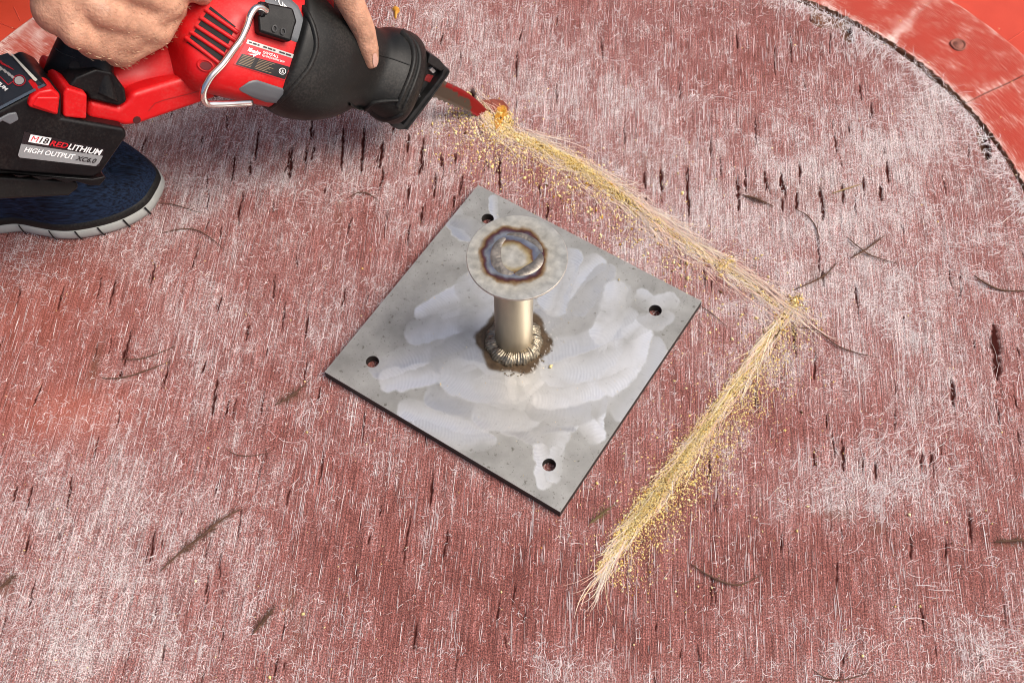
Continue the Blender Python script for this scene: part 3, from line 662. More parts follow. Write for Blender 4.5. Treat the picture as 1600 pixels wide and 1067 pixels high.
# dust never lies inside the plate
lx = math.cos(.582) * pos[:, 0] - math.sin(.582) * pos[:, 1]; ly = math.sin(.582) * pos[:, 0] + math.cos(.582) * pos[:, 1]
ok = ~((np.abs(lx) < .151) & (np.abs(ly) < .151) & (pos[:, 2] < .011))
sd = crumbs('sawdust', pos[ok], siz[ok], col[ok], DUST); tag(sd, 'yellow foam sawdust heaped along the two saw cuts', 'sawdust', kind='stuff')
def cut_fray(n, pl, nvec, sp, side_bias, ln, cols):
    t = RNG.uniform(.02, 1.0, n); xy, o, hd, tt = along(pl, n, 0, 0, 0, t); off = RNG.normal(0, 1, n) * sp + side_bias
    return np.column_stack([xy + nvec * off[:, None], RNG.uniform(0, .002, n)]), hd + RNG.normal(0, .10, n) + off * RNG.normal(3, 5, n), RNG.gamma(3, ln / 3, n) + .006, cols(n)
def pinkish(n):
    v = RNG.uniform(.55, .88, n); k = RNG.uniform(0, 1, n); return np.stack([v, v * (.64 + .28 * k), v * (.50 + .28 * k)], 1)
def yellowish(n):
    v = RNG.uniform(.6, .9, n); k = RNG.uniform(0, 1, n); return np.stack([v, v * (.78 + .14 * k), v * (.42 + .25 * k)], 1)
parts_ = [cut_fray(480, cut1, n1, .0045, .006, .028, pinkish), cut_fray(380, cut1, n1, .008, -.009, .024, pinkish), cut_fray(120, cut1, n1, .004, .002, .02, yellowish),
          cut_fray(110, cut2, nv, .003, -.006, .024, pinkish), cut_fray(110, cut2, nv, .003, -.002, .022, yellowish), cut_fray(190, cut2, nv, .0025, .003, .026, pinkish)]
tl = catmull(Pa([(965, 855), (950, 885), (940, 908), (935, 928)]), 6); parts_.append(cut_fray(50, tl, nv, .0014, 0, .018, pinkish))
r = np.concatenate([p[0] for p in parts_]); ang = np.concatenate([p[1] for p in parts_]); ln = np.concatenate([p[2] for p in parts_]); cc = np.concatenate([p[3] for p in parts_]); n = len(r)
ff = strands('frayed_fibres', r, ang, ln, RNG.normal(0, .45, n), RNG.uniform(.0003, .0006, n), RNG.uniform(.0004, .0026, n), cc, FIB, 6, .06)
tag(ff, 'long pink and cream fibres frayed along both saw cuts', 'frayed fibres', kind='stuff')

# ================================================================== BASE PLATE WITH CAPPED POST
PA = math.radians(-33.34); PT = .012
bp = empty('base_plate', (0, 0, 0)); bp.rotation_euler = (0, 0, PA)
tag(bp, 'square steel base plate with welded post and round cap lying on the red deck', 'base plate')
def plate_local(x, y, z=PT):
    p = P(x, y, z); return math.cos(-PA) * p[0] - math.sin(-PA) * p[1], math.sin(-PA) * p[0] + math.cos(-PA) * p[1]
HOLES = [plate_local(762, 342), plate_local(1024, 485), plate_local(858, 726), plate_local(582, 565)]
STROKES = [((600,575),(660,552),(735,520),22,1.0),((612,595),(690,580),(740,560),20,.8),((668,488),(715,462),(742,452),20,.9),((655,520),(720,500),(770,490),24,.8),((700,560),(745,540),(770,560),30,.55),
 ((640,640),(690,655),(745,668),20,1.0),((655,668),(720,690),(760,690),14,.7),((690,620),(760,640),(810,660),26,.75),((720,590),(800,610),(850,605),34,.6),((760,650),(820,650),(880,600),24,.8),
 ((845,640),(900,645),(960,612),22,1.0),((850,620),(910,610),(975,585),22,.9),((870,580),(930,570),(985,545),28,.8),((855,545),(910,525),(970,500),30,.75),((850,505),(910,490),(960,462),30,.7),
 ((880,455),(905,430),(930,412),20,1.0),((868,480),(880,440),(892,402),18,1.0),((905,480),(925,450),(945,425),18,.8),((940,520),(955,490),(962,455),20,.7),((880,420),(870,440),(860,470),20,.8),
 ((975,640),(1000,600),(1020,545),22,.7),((955,600),(985,570),(1000,520),20,.8),((985,520),(1000,510),(1020,500),14,.5),
 ((700,325),(712,345),(728,365),18,1.0),((715,345),(735,352),(750,372),14,.8),((772,312),(772,330),(775,345),8,.9),((1005,465),(1020,475),(1045,470),16,.45),((1010,500),(1025,505),(1040,495),14,.4),
 ((845,705),(850,725),(850,750),14,1.0),((870,708),(866,728),(866,742),13,.9),((740,450),(750,480),(745,510),30,.6),((800,560),(800,590),(805,615),12,.5)]
_r2 = random.Random(5)
_extra = []
for k in range(46):
    a = _r2.uniform(0, 2 * math.pi); q = _r2.uniform(50, 170); cx, cy = 815 + 1.1 * q * math.cos(a), 560 + .8 * q * math.sin(a)
    th = (-.35 if cx < 860 else -1.1) + _r2.gauss(0, .45); L_ = _r2.uniform(18, 42); b = _r2.uniform(-8, 8); c_, s_ = math.cos(th), math.sin(th)
    _extra.append(((cx - L_ * c_, cy - L_ * s_), (cx - b * s_, cy + b * c_), (cx + L_ * c_, cy + L_ * s_), _r2.uniform(8, 17), _r2.uniform(.3, 1)))
STROKES = _extra + STROKES
def build_plate():
    h = .15; step = .00125; g = np.arange(-h + step, h - step / 2, step); gx, gy = np.meshgrid(g, g); pts = np.stack([gx.ravel(), gy.ravel()], 1)
    hr = .0072
    for c in HOLES: pts = pts[np.hypot(pts[:, 0] - c[0], pts[:, 1] - c[1]) > hr + .0006]
    bnd = []
    e = np.linspace(-h, h, 121)[:-1]
    bnd = [(x, -h) for x in e] + [(h, y) for y in e] + [(-x, h) for x in e] + [(-h, -y) for y in e]
    nb = len(bnd); edges = [(i, (i + 1) % nb) for i in range(nb)]; allp = list(bnd); K = 28
    for c in HOLES:
        k0 = len(allp)
        for k in range(K): a = 2 * math.pi * k / K; allp.append((c[0] + hr * math.cos(a), c[1] + hr * math.sin(a)))
        edges += [(k0 + k, k0 + (k + 1) % K) for k in range(K)]
    nfix = len(allp); allp += [tuple(p) for p in pts]
    v2, e2, f2, ov, oe, of = delaunay_2d_cdt([Vector(p) for p in allp], edges, [], 0, 1e-7)
    A = np.array([(v.x, v.y) for v in v2]); F = np.array([f for f in f2 if len(f) == 3])
    cen = A[F].mean(1); ok = np.ones(len(F), bool)
    for c in HOLES: ok &= np.hypot(cen[:, 0] - c[0], cen[:, 1] - c[1]) > hr * .985
    F = F[ok]
    X, Y = A[:, 0], A[:, 1]; grind = np.zeros(len(A)); tone = np.zeros(len(A)); rip = np.zeros(len(A))
    wob = .006 * (fbm(X * 110 + 9, Y * 110 + 9, 71) - .5)
    cb = plate_local(815, 560); grind += .25 * sstep(.115, .06, np.hypot(X - cb[0], Y - cb[1]) + .05 * (fbm(X * 40, Y * 40, 17) - .5)); tone += .5
    for si, (a, b, c, wpx, st) in enumerate(STROKES):
        pl = catmull([plate_local(*a) + (0,), plate_local(*b) + (0,), plate_local(*c) + (0,)], 5); hw = wpx * .00072
        best = np.full(len(A), 9.0); arc = np.zeros(len(A)); sd = np.zeros(len(A)); L0 = 0
        for p, q in zip(pl[:-1], pl[1:]):
            dx, dy = q[0] - p[0], q[1] - p[1]; L2 = dx * dx + dy * dy; t = np.clip(((X - p[0]) * dx + (Y - p[1]) * dy) / L2, 0, 1)
            d = np.hypot(X - p[0] - t * dx, Y - p[1] - t * dy); s = d < best; best = np.where(s, d, best); sd = np.where(s, ((X - p[0]) * dy - (Y - p[1]) * dx) / math.sqrt(L2), sd); tu = ((X - p[0]) * dx + (Y - p[1]) * dy) / L2; arc = np.where(s, L0 + np.where((t <= 0) | (t >= 1), tu, t) * math.sqrt(L2), arc); L0 += math.sqrt(L2)
        w_ = sstep(hw * 1.08, hw * .86, best + wob) * (.55 + .45 * st); soft = w_ * (.22 + .78 * sstep(-1.0, .75, (1 if (si * 5) % 4 else -1) * sd / hw)) * np.clip(.85 + 1.3 * (fbm(X * 45, Y * 45, 5 + si) - .5), .2, 1)
        grind = np.maximum(grind * (1 - .35 * w_), soft); tone = tone * (1 - w_) + w_ * (((si * 37) % 10) / 10)
        bow = .35 * (best / hw) ** 2 * hw
        rip = rip * (1 - w_) + w_ * np.sin((arc + bow) * 2 * math.pi / (.0031 + .0005 * (si % 3)) + si + 6.5 * fbm(X * 85, Y * 70, 90 + si)) * np.clip(2.2 * fbm(X * 50, Y * 50, 130 + si) - .55, 0, 1)
    c0 = plate_local(803, 533); rr = np.hypot(X - c0[0], Y - c0[1]); an = np.arctan2(Y - c0[1], X - c0[0])
    scorch = sstep(.043, .038, rr + .006 * np.cos(an * 6 + .4) * .5 + .004 * (fbm(X * 200, Y * 200, 12) - .5))
    grind *= (1 - scorch); chips = sstep(.82, .88, vnoise(X * 900, Y * 900, 3)) * ((rr > .036) & (rr < .048) & (an > -1.2) & (an < 1.3))
    Z = np.full(len(A), PT) + 0.5e-5 * rip * grind + 2.5e-5 * (fbm(X * 50, Y * 50, 4) - .5); Z[:nfix] = PT
    n = len(A); V = [np.column_stack([X, Y, Z])]; faces = [F]
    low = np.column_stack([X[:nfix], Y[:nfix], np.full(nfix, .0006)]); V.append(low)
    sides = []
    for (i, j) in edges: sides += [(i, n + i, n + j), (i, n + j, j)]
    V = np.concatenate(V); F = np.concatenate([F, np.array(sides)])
    z = np.zeros(nfix); attrs = dict(grind=np.concatenate([grind, z]), tone=np.concatenate([tone, z]), ripple=np.concatenate([rip * grind, z]), scorch=np.concatenate([scorch, z]), chips=np.concatenate([chips, z]))
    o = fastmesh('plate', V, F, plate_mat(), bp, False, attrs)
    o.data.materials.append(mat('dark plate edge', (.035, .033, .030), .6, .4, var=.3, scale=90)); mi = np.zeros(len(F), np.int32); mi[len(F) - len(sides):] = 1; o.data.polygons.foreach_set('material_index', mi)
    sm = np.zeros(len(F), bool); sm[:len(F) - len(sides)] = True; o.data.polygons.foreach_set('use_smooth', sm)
    bm = bmesh.new(); bm.from_mesh(o.data); 
    for e_ in bm.edges:
        if len(e_.link_faces) == 2 and abs(e_.link_faces[0].normal.z) > .5 and abs(e_.link_faces[1].normal.z) < .5: e_.smooth = False
        elif len(e_.link_faces) == 2 and abs(e_.link_faces[1].normal.z) > .5 and abs(e_.link_faces[0].normal.z) < .5: e_.smooth = False
    bm.to_mesh(o.data); bm.free()
    return c0
def plate_mat():
    m, nt, b = nodes('mill scale steel with ground patches'); N = nt.nodes.new; L = nt.links.new
    def A(n): a = N('ShaderNodeAttribute'); a.attribute_name = n; return a.outputs['Fac']
    tc = N('ShaderNodeTexCoord')
    def noise(s, d=5, r=.6):
        n = N('ShaderNodeTexNoise'); n.inputs['Scale'].default_value = s; n.inputs['Detail'].default_value = d; n.inputs['Roughness'].default_value = r; L(tc.outputs['Object'], n.inputs[0]); return n.outputs[0]
    def mixc(f, a, b_):
        n = N('ShaderNodeMix'); n.data_type = 'RGBA'
        for i, q in ((0, f), (6, a), (7, b_)):
            if isinstance(q, tuple): n.inputs[i].default_value = q
            elif isinstance(q, float): n.inputs[i].default_value = q
            else: L(q, n.inputs[i])
        return n.outputs[2]
    def ramp(f, *st):
        r = N('ShaderNodeValToRGB'); L(f, r.inputs[0]); e = r.color_ramp
        e.elements[0].position, e.elements[0].color = st[0][0], (*st[0][1], 1); e.elements[1].position, e.elements[1].color = st[-1][0], (*st[-1][1], 1)
        for p, c in st[1:-1]: e.elements.new(p).color = (*c, 1)
        return r.outputs[0]
    mill = ramp(noise(26), (.3, (.24, .238, .22)), (.5, (.32, .317, .293)), (.7, (.40, .396, .37)))
    spots = ramp(noise(160, 3), (.62, (0, 0, 0)), (.72, (1, 1, 1)))
    mill = mixc(spots, mill, (.13, .12, .10, 1))
    spk = ramp(noise(700, 1), (.70, (0, 0, 0)), (.76, (1, 1, 1)))
    mill = mixc(spk, mill, (.07, .065, .06, 1))
    gr = ramp(A('tone'), (0, (.56, .56, .54)), (.5, (.86, .87, .85)), (1, (1, 1, .97)))
    rp = N('ShaderNodeMapRange'); rp.inputs[1].default_value = -1; rp.inputs[2].default_value = 1; rp.inputs[3].default_value = .84; rp.inputs[4].default_value = 1.10; L(A('ripple'), rp.inputs[0])
    mul = N('ShaderNodeVectorMath'); mul.operation = 'SCALE'; L(gr, mul.inputs[0]); L(rp.outputs[0], mul.inputs['Scale'])
    c = mixc(A('grind'), mill, mul.outputs[0])
    c = mixc(A('scorch'), c, ramp(noise(120), (.3, (.050, .032, .018)), (.7, (.14, .095, .055))))
    c = mixc(A('chips'), c, (.62, .60, .56, 1)); L(c, b.inputs['Base Color'])
    def mr(f, lo, hi):
        n = N('ShaderNodeMapRange'); n.inputs[3].default_value = lo; n.inputs[4].default_value = hi; L(f, n.inputs[0]); return n.outputs[0]
    L(mr(A('grind'), .48, .38), b.inputs['Roughness']); L(mr(A('grind'), .55, 1.0), b.inputs['Metallic'])
    bpn = N('ShaderNodeBump'); bpn.inputs['Distance'].default_value = .00022; bpn.inputs['Strength'].default_value = .6
    ad = N('ShaderNodeMath'); ad.operation = 'MULTIPLY_ADD'; L(A('ripple'), ad.inputs[0]); ad.inputs[1].default_value = .10; L(noise(230, 4), ad.inputs[2]); L(ad.outputs[0], bpn.inputs['Height']); L(bpn.outputs[0], b.inputs['Normal'])
    return m
PC = build_plate()
pc = np.array(PC)
STEEL = mat('bare pipe steel', (.40, .35, .265), .44, 1.0, var=.34, scale=60, stretch=(1, 1, .2), bump=.00006, bscale=300)
def lathe(name, prof, c, m, parent, K=48, smooth=True, fn=None):
    V = []
    for i, (rr, z) in enumerate(prof):
        for j in range(K):
            a = 2 * math.pi * j / K; q, zz = (rr, z) if fn is None else fn(rr, z, a, i); V.append((c[0] + q * math.cos(a), c[1] + q * math.sin(a), zz))
    F = rings(V, K, False)
    o = meshobj(name, V, F, m, parent, smooth, keep=False); return o
CAPZ = .190
lathe('post', [(.0205, PT), (.0205, .06), (.0205, .12), (.0205, CAPZ - .0034)], pc, STEEL, bp, 48)
WELD = mat('weld bead steel', (.29, .25, .185), .42, .9, var=.4, scale=300, bump=.0003, bscale=500)
def bead(rr, z, a, i):
    k = 58; ph = (a * k / (2 * math.pi) + .55 * math.cos(i / 14 * math.pi)) % 1; s = 1 - abs(2 * ph - 1) ** 2.2
    amp = .0008 * s + .0012 * math.sin(a * 5.3 + 1) * .5 + .0009 * math.sin(a * 11 + 2)
    amp += .0014 * (float(vnoise(np.array(a * 9.0), np.array(i * .5), 3)) - .5) + .0006 * (float(vnoise(np.array(a * 31.0), np.array(i * .9), 7)) - .5); d = np.array([rr - .0215, z - PT]); L = np.linalg.norm(d) + 1e-9; d = d / L * (L + amp * min(1, L / .004)); return .0215 + d[0], PT + max(d[1], -.0004)
prof = [(0.0213 + .0100 * math.cos(t), PT + .0090 * math.sin(t)) for t in np.linspace(0, math.pi * .62, 14)] + [(.0200, PT + .0085)]
lathe('weld_bead', prof, pc, WELD, bp, 300, True, bead)
# spatter beside the weld
sp = []; F = []
for k in range(14):
    a = random.uniform(-1.1, 1.2); rr = random.uniform(.034, .044); c = np.array([pc[0] + rr * math.cos(a - PA - .9), pc[1] + rr * math.sin(a - PA - .9), PT + .0006]); s = random.uniform(.0006, .0017); b0 = len(sp)
    for q in ((1, 0, 0), (0, 1, 0), (-1, 0, 0), (0, -1, 0), (0, 0, .8)): sp.append(c + np.array(q) * s * np.array([random.uniform(.6, 1.5), random.uniform(.6, 1.5), 1]))
    F += [(b0, b0 + 1, b0 + 4), (b0 + 1, b0 + 2, b0 + 4), (b0 + 2, b0 + 3, b0 + 4), (b0 + 3, b0, b0 + 4)]
o = meshobj('weld_spatter', sp, F, WELD, bp, keep=False); o['kind'] = 'stuff'
# cap disc with heat tint round its weld
cl = np.array(plate_local(808, 401, CAPZ))
def cap_mat():
    m, nt, b = nodes('heat tinted steel cap'); N = nt.nodes.new; L = nt.links.new
    tc = N('ShaderNodeTexCoord'); n = N('ShaderNodeTexNoise'); n.inputs['Scale'].default_value = 45; n.inputs['Detail'].default_value = 3; L(tc.outputs['Object'], n.inputs[0])
    sub = N('ShaderNodeVectorMath'); sub.operation = 'SUBTRACT'; L(tc.outputs['Object'], sub.inputs[0]); sub.inputs[1].default_value = (*np.array(plate_local(802, 400, CAPZ)), 0)
    ln = N('ShaderNodeVectorMath'); ln.operation = 'MULTIPLY'; L(sub.outputs[0], ln.inputs[0]); ln.inputs[1].default_value = (1, 1, 0)
    le = N('ShaderNodeVectorMath'); le.operation = 'LENGTH'; L(ln.outputs[0], le.inputs[0])
    ad = N('ShaderNodeMath'); ad.operation = 'MULTIPLY_ADD'; L(n.outputs[0], ad.inputs[0]); ad.inputs[1].default_value = .017; L(le.outputs['Value'], ad.inputs[2])
    mr = N('ShaderNodeMapRange'); mr.inputs[1].default_value = .0085; mr.inputs[2].default_value = .0585; L(ad.outputs[0], mr.inputs[0])
    cr = N('ShaderNodeValToRGB'); e = cr.color_ramp; st = [(0, (.44, .42, .36)), (.24, (.45, .42, .34)), (.33, (.33, .25, .12)), (.39, (.15, .075, .035)), (.43, (.13, .14, .19)), (.50, (.20, .215, .23)), (.565, (.085, .045, .06)), (.60, (.10, .038, .022)), (.64, (.26, .17, .085)), (.70, (.45, .42, .34)), (1, (.44, .43, .38))]
    e.elements[0].position, e.elements[0].color = st[0][0], (*st[0][1], 1); e.elements[1].position, e.elements[1].color = st[-1][0], (*st[-1][1], 1)
    for p, c in st[1:-1]: e.elements.new(p).color = (*c, 1)
    L(mr.outputs[0], cr.inputs[0])
    n2 = N('ShaderNodeTexNoise'); n2.inputs['Scale'].default_value = 130; n2.inputs['Detail'].default_value = 6; L(tc.outputs['Object'], n2.inputs[0])
    mm = N('ShaderNodeMapRange'); mm.inputs[1].default_value = .3; mm.inputs[2].default_value = .7; mm.inputs[3].default_value = .9; mm.inputs[4].default_value = 1.5; L(n2.outputs[0], mm.inputs[0])
    sc = N('ShaderNodeVectorMath'); sc.operation = 'SCALE'; L(cr.outputs[0], sc.inputs[0]); L(mm.outputs[0], sc.inputs['Scale']); L(sc.outputs[0], b.inputs['Base Color'])
    b.inputs['Metallic'].default_value = .75; b.inputs['Roughness'].default_value = .42
    bb = N('ShaderNodeBump'); bb.inputs['Distance'].default_value = .00015; L(n2.outputs[0], bb.inputs['Height']); L(bb.outputs[0], b.inputs['Normal'])
    return m
WC = np.array(plate_local(807, 398, CAPZ))
CAPM = cap_mat(); CR_ = .0492
lathe('cap_disc', [(.0001, CAPZ - .003), (CR_ - .0004, CAPZ - .003), (CR_, CAPZ - .0026), (CR_, CAPZ - .0004), (CR_ - .0004, CAPZ), (.03, CAPZ), (.0001, CAPZ)], cl, CAPM, bp, 72, False)
# two crescent beads of the cap weld
CW = mat('blued weld', (.24, .215, .185), .48, .75, var=.5, scale=110, bump=.0003, bscale=400)
def crescent(a0, a1, rm, wmax, hmax):
    K = 9; nS = 40; V = []
    for i in range(nS + 1):
        t = i / nS; a = a0 + (a1 - a0) * t; w_ = wmax * (math.sin(math.pi * min(1, t * .92 + .04)) ** .55); hh = hmax * (math.sin(math.pi * min(1, t * .94 + .03)) ** .6) * (1 + .10 * math.sin(t * 70))
        for j in range(K):
            u = -1 + 2 * j / (K - 1); rr = rm + u * w_ + .0012 * math.sin(a * 3); z = CAPZ - .0002 + hh * max(0, 1 - u * u) ** .7
            V.append((WC[0] + rr * math.cos(a), WC[1] + rr * math.sin(a), z))
    F = []
    for i in range(nS):
        for j in range(K - 1): a = i * K + j; F.append((a, a + 1, a + K + 1, a + K))
    return meshobj('cap_weld', V, F, CW, bp, True, keep=False)
d = lambda deg: math.radians(deg) - PA
crescent(d(118), d(262), .0212, .0058, .0013); crescent(d(266), d(362), .0222, .0058, .0015); crescent(d(6), d(112), .0240, .0036, .0009)

# ================================================================== RECIPROCATING SAW
saw = empty('reciprocating_saw', tuple(S(400, 100)))
tag(saw, 'red and black cordless reciprocating saw held over the deck with its blade in the cut', 'power saw')
# motor housing (barrel) and lower handle bar
body = loft('motor_housing', [((244, 14), (272, 108), .66, -.004), ((256, -4), (282, 124), .74, 0), ((290, -26), (300, 140), .76, 0), ((345, -42), (334, 149), .80, 0), ((415, -38), (375, 158), .80, 0), ((470, -28), (410, 164), .80, 0), ((500, -22), (430, 168), .80, 0)], MT['red'], saw, 40, 5, 3.0, .5)
bar = side_prism('handle_bar', [(137, 187), (197, 198), (216, 196), (350, 150), (352, 128), (330, 110), (298, 119), (262, 129), (206, 146), (199, 160), (186, 168), (140, 157)], .030, -.030, MT['red'], saw, .006, 4)
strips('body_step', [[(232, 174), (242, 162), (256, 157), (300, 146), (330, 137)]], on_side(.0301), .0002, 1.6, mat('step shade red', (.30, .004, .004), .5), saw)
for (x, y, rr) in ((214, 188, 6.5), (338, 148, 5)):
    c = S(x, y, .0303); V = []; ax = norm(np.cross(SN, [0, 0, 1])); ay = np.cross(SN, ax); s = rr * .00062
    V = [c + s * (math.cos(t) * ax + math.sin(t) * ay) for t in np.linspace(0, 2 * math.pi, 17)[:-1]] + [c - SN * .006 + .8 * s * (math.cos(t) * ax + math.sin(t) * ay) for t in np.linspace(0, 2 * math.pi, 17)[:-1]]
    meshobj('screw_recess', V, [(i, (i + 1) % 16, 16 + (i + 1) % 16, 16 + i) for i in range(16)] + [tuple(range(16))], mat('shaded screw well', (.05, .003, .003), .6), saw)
web = loft('handle_web', [((150, 55), (186, 140), .42, -.012), ((215, 50), (222, 140), .45, -.012), ((262, 30), (272, 128), .5, -.010), ((285, 10), (290, 128), .5, -.008)], MT['red'], saw, 24, 4, 3.0)
bv = bvh_of([body]); onb = on_surface(bv)
# vent field: dark opening with raised red fins
decal('vent_opening', [(329, 11), (368, 42), (343, 103), (292, 67)], onb, .0008, MT['dark'], saw, 14, 14)
fins = [((324, 18), (369, 50)), ((316, 30), (366, 63)), ((309, 43), (361, 77)), ((302, 53), (356, 90)), ((294, 62), (347, 103))]
for i, (a, b_) in enumerate(fins):
    a, b_ = np.array(a, float), np.array(b_, float); dd = norm(b_ - a); s = np.array([-dd[1], dd[0]]) * 3.3; V = []
    for t in np.linspace(-.06, 1.06, 9):
        q = a + (b_ - a) * t; V += [onb(*(q - s), .0002), onb(*(q - s * .8), .0030), onb(*(q + s * .8), .0030), onb(*(q + s), .0002)]
    meshobj('vent_fin', V, [(4 * k + j, 4 * k + j + 1, 4 * k + j + 5, 4 * k + j + 4) for k in range(8) for j in range(3)], MT['red'], saw, True)
for (x, y, rx, ry, an_) in ((321, 103, 12, 8, .35),):
    pts = [(x + rx * math.cos(t) * math.cos(an_) - ry * math.sin(t) * math.sin(an_), y + rx * math.cos(t) * math.sin(an_) + ry * math.sin(t) * math.cos(an_)) for t in np.linspace(0, 6.283, 19)[:-1]]
    V = [onb(px, py, .0022) for px, py in pts] + [onb(x + (px - x) * .72 + 1, y + (py - y) * .72 + 1, -.004) for px, py in pts] + [onb(x + (px - x) * 1.25, y + (py - y) * 1.25, .0) for px, py in pts]
    meshobj('screw_boss', V, [(i, (i + 1) % 18, 18 + (i + 1) % 18, 18 + i) for i in range(18)] + [(36 + i, 36 + (i + 1) % 18, (i + 1) % 18, i) for i in range(18)], MT['red'], saw, True)
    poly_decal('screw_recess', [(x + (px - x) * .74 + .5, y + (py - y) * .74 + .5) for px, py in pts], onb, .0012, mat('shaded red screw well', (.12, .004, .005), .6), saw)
# grey flanks of the gear case
def patch(name, outline_, m, off, n=14):
    """overlay cut from an outline of two photo polylines (top, bottom) following the housing"""
    t, b_ = outline_; t = np.array(t, float); b_ = np.array(b_, float); V = []; k = n
    def res(p, s):
        L = np.concatenate([[0], np.cumsum(np.linalg.norm(np.diff(p, axis=0), axis=1))]); return np.array([np.interp(s * L[-1], L, p[:, 0]), np.interp(s * L[-1], L, p[:, 1])])
    for i in range(n + 1):
        for j in range(k + 1):
            q = res(t, i / n) * (1 - j / k) + res(b_, i / n) * j / k; e = min(i, n - i, j, k - j); V.append(onb(*q, off if e > 0 else .0001))
    return meshobj(name, V, [(i * (k + 1) + j, i * (k + 1) + j + 1, (i + 1) * (k + 1) + j + 1, (i + 1) * (k + 1) + j) for i in range(n) for j in range(k)], m, saw, True)
patch('gear_case_flank', [[(412, -12), (440, -14), (466, 10), (490, 68)], [(420, 40), (435, 50), (455, 64), (489, 75)]], MT['grey'], .0014)
patch('gear_case_flank', [[(374, 138), (390, 127), (400, 125), (453, 142)], [(374, 141), (395, 153), (415, 160), (440, 163)]], MT['grey'], .0014)
# rubber boot: rear skirt and nose
boot = loft('rubber_boot', [((456, -36), (400, 150), .84, 0), ((464, -34), (406, 160), .90, .001), ((500, -15), (430, 179), .93, .002), ((535, 5), (470, 185), .93, .002), ((566, 28), (505, 180), .92, 0), ((594, 46), (542, 166), .92, 0), ((612, 44), (566, 170), .95, 0), ((634, 47), (590, 186), .98, 0), ((648, 58), (606, 192), .95, 0), ((657, 82), (616, 190), .82, 0)], MT['rubber'], saw, 48, 6, 2.5, .5)
bvb = bvh_of([boot]); onbt = on_surface(bvb)
def groove(name, pl, wd, hgt, m, fn, parent=saw):
    p = catmull(np.array(pl, float), 6); V = []
    for i in range(len(p)):
        t = norm(p[min(i + 1, len(p) - 1)] - p[max(i - 1, 0)]); s = np.array([-t[1], t[0]]) * wd / 2
        V += [fn(*(p[i] - s), -.0004), fn(*(p[i] - s * .55), hgt), fn(*(p[i] + s * .55), hgt), fn(*(p[i] + s), -.0004)]
    n = len(p); return meshobj(name, V, [(4 * k + j, 4 * k + j + 1, 4 * k + j + 5, 4 * k + j + 4) for k in range(n - 1) for j in range(3)], m, parent, True)
groove('boot_rib', [(460, -4), (478, 18), (490, 45), (494, 74), (484, 104), (466, 128), (446, 150), (424, 168)], 9, .0028, MT['rubber'], onbt)
groove('boot_rib', [(628, 50), (642, 66), (647, 88), (643, 112), (633, 138), (621, 166)], 9, .0030, MT['rubber'], onbt)
groove('boot_rib', [(640, 56), (652, 72), (656, 92), (652, 116), (641, 145), (630, 170)], 6, .0024, MT['rubber'], onbt)
groove('boot_fold', [(545, 162), (556, 168), (570, 170), (582, 161), (600, 158), (622, 157)], 5, .0030, MT['rubber'], onbt)
groove('boot_fold', [(580, 176), (596, 186), (612, 186), (630, 178)], 5, .0024, MT['rubber'], onbt)
groove('boot_seam', [(590, 86), (612, 92), (640, 102)], 2.4, .0010, MT['rubber'], onbt)
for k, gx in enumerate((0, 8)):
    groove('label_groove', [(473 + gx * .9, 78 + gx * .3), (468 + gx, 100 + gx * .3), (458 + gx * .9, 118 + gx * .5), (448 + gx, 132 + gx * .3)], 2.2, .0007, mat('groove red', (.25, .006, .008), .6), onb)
# rating label with its print
decal('rating_label', [(386, 62), (461, 86), (444, 126), (365, 101)], onb, .0009, MT['redprint'], saw)
decal('label_strip', [(386.5, 62.5), (460, 86), (457.5, 92), (384, 68.5)], onb, .0013, MT['silver'], saw)
decal('warning_panel', [(377.5, 84.5), (452, 105), (444.5, 124), (367.5, 101)], onb, .0013, MT['blackprint'], saw)
lettering('label_lettering', [('SAWZALL', [(410.5, 80), (435, 87.5), (433.5, 91.5), (409, 84)], 0, .01), ('RECIPROCATING SAW', [(409, 85.5), (444, 96), (443, 99), (408, 88.5)], 0, .01), ('Milwaukee', [(387.5, 74.5), (407, 80.5), (405, 87), (385.5, 81)], .3, .03)], onb, .0019, MT['white'], saw)
poly_decal('label_bolt_mark', [(386, 85), (397, 85), (396, 86.5), (406, 84), (394, 90), (395, 87.5)], onb, .0019, MT['white'], saw)
sl_ = quad_map([(386.5, 62.5), (460, 86), (457.5, 92), (384, 68.5)])
strips('strip_print', [[sl_(a, .5), sl_(b, .5)] for a, b in ((.04, .10), (.12, .20), (.22, .26), (.34, .42), (.44, .53), (.55, .60), (.68, .80), (.82, .93))], onb, .0019, 2.2, MT['blackprint'], saw)
wl = []
for k in range(7):
    for (s0, s1) in ((.03, .28 + .04 * ((k * 3) % 3)), (.36, .70 - .05 * (k % 3))):
        mp = quad_map([(377.5, 84.5), (452, 105), (444.5, 124), (367.5, 101)]); wl.append([mp(s0, .1 + k * .125), mp(s1, .1 + k * .125)])
strips('warning_print', wl, onb, .0018, .7, mat('tan fine print', (.28, .20, .12), .5), saw)
ul = [(440 + 5.2 * math.cos(t), 111.5 + 4.8 * math.sin(t)) for t in np.linspace(0, 6.283, 17)]
strips('approval_mark', [ul], onb, .0018, .9, MT['white'], saw)
lettering('approval_letters', [('UL', [(437.2, 108.6), (443, 110), (442.4, 114.6), (436.6, 113.2)], 0, .02)], onb, .0019, MT['white'], saw)
lettering('case_lettering', [('FUEL', [(424, -12), (451, 17), (455, 28), (428, 2)], .4, .03)], onb, .0022, MT['white'], saw)
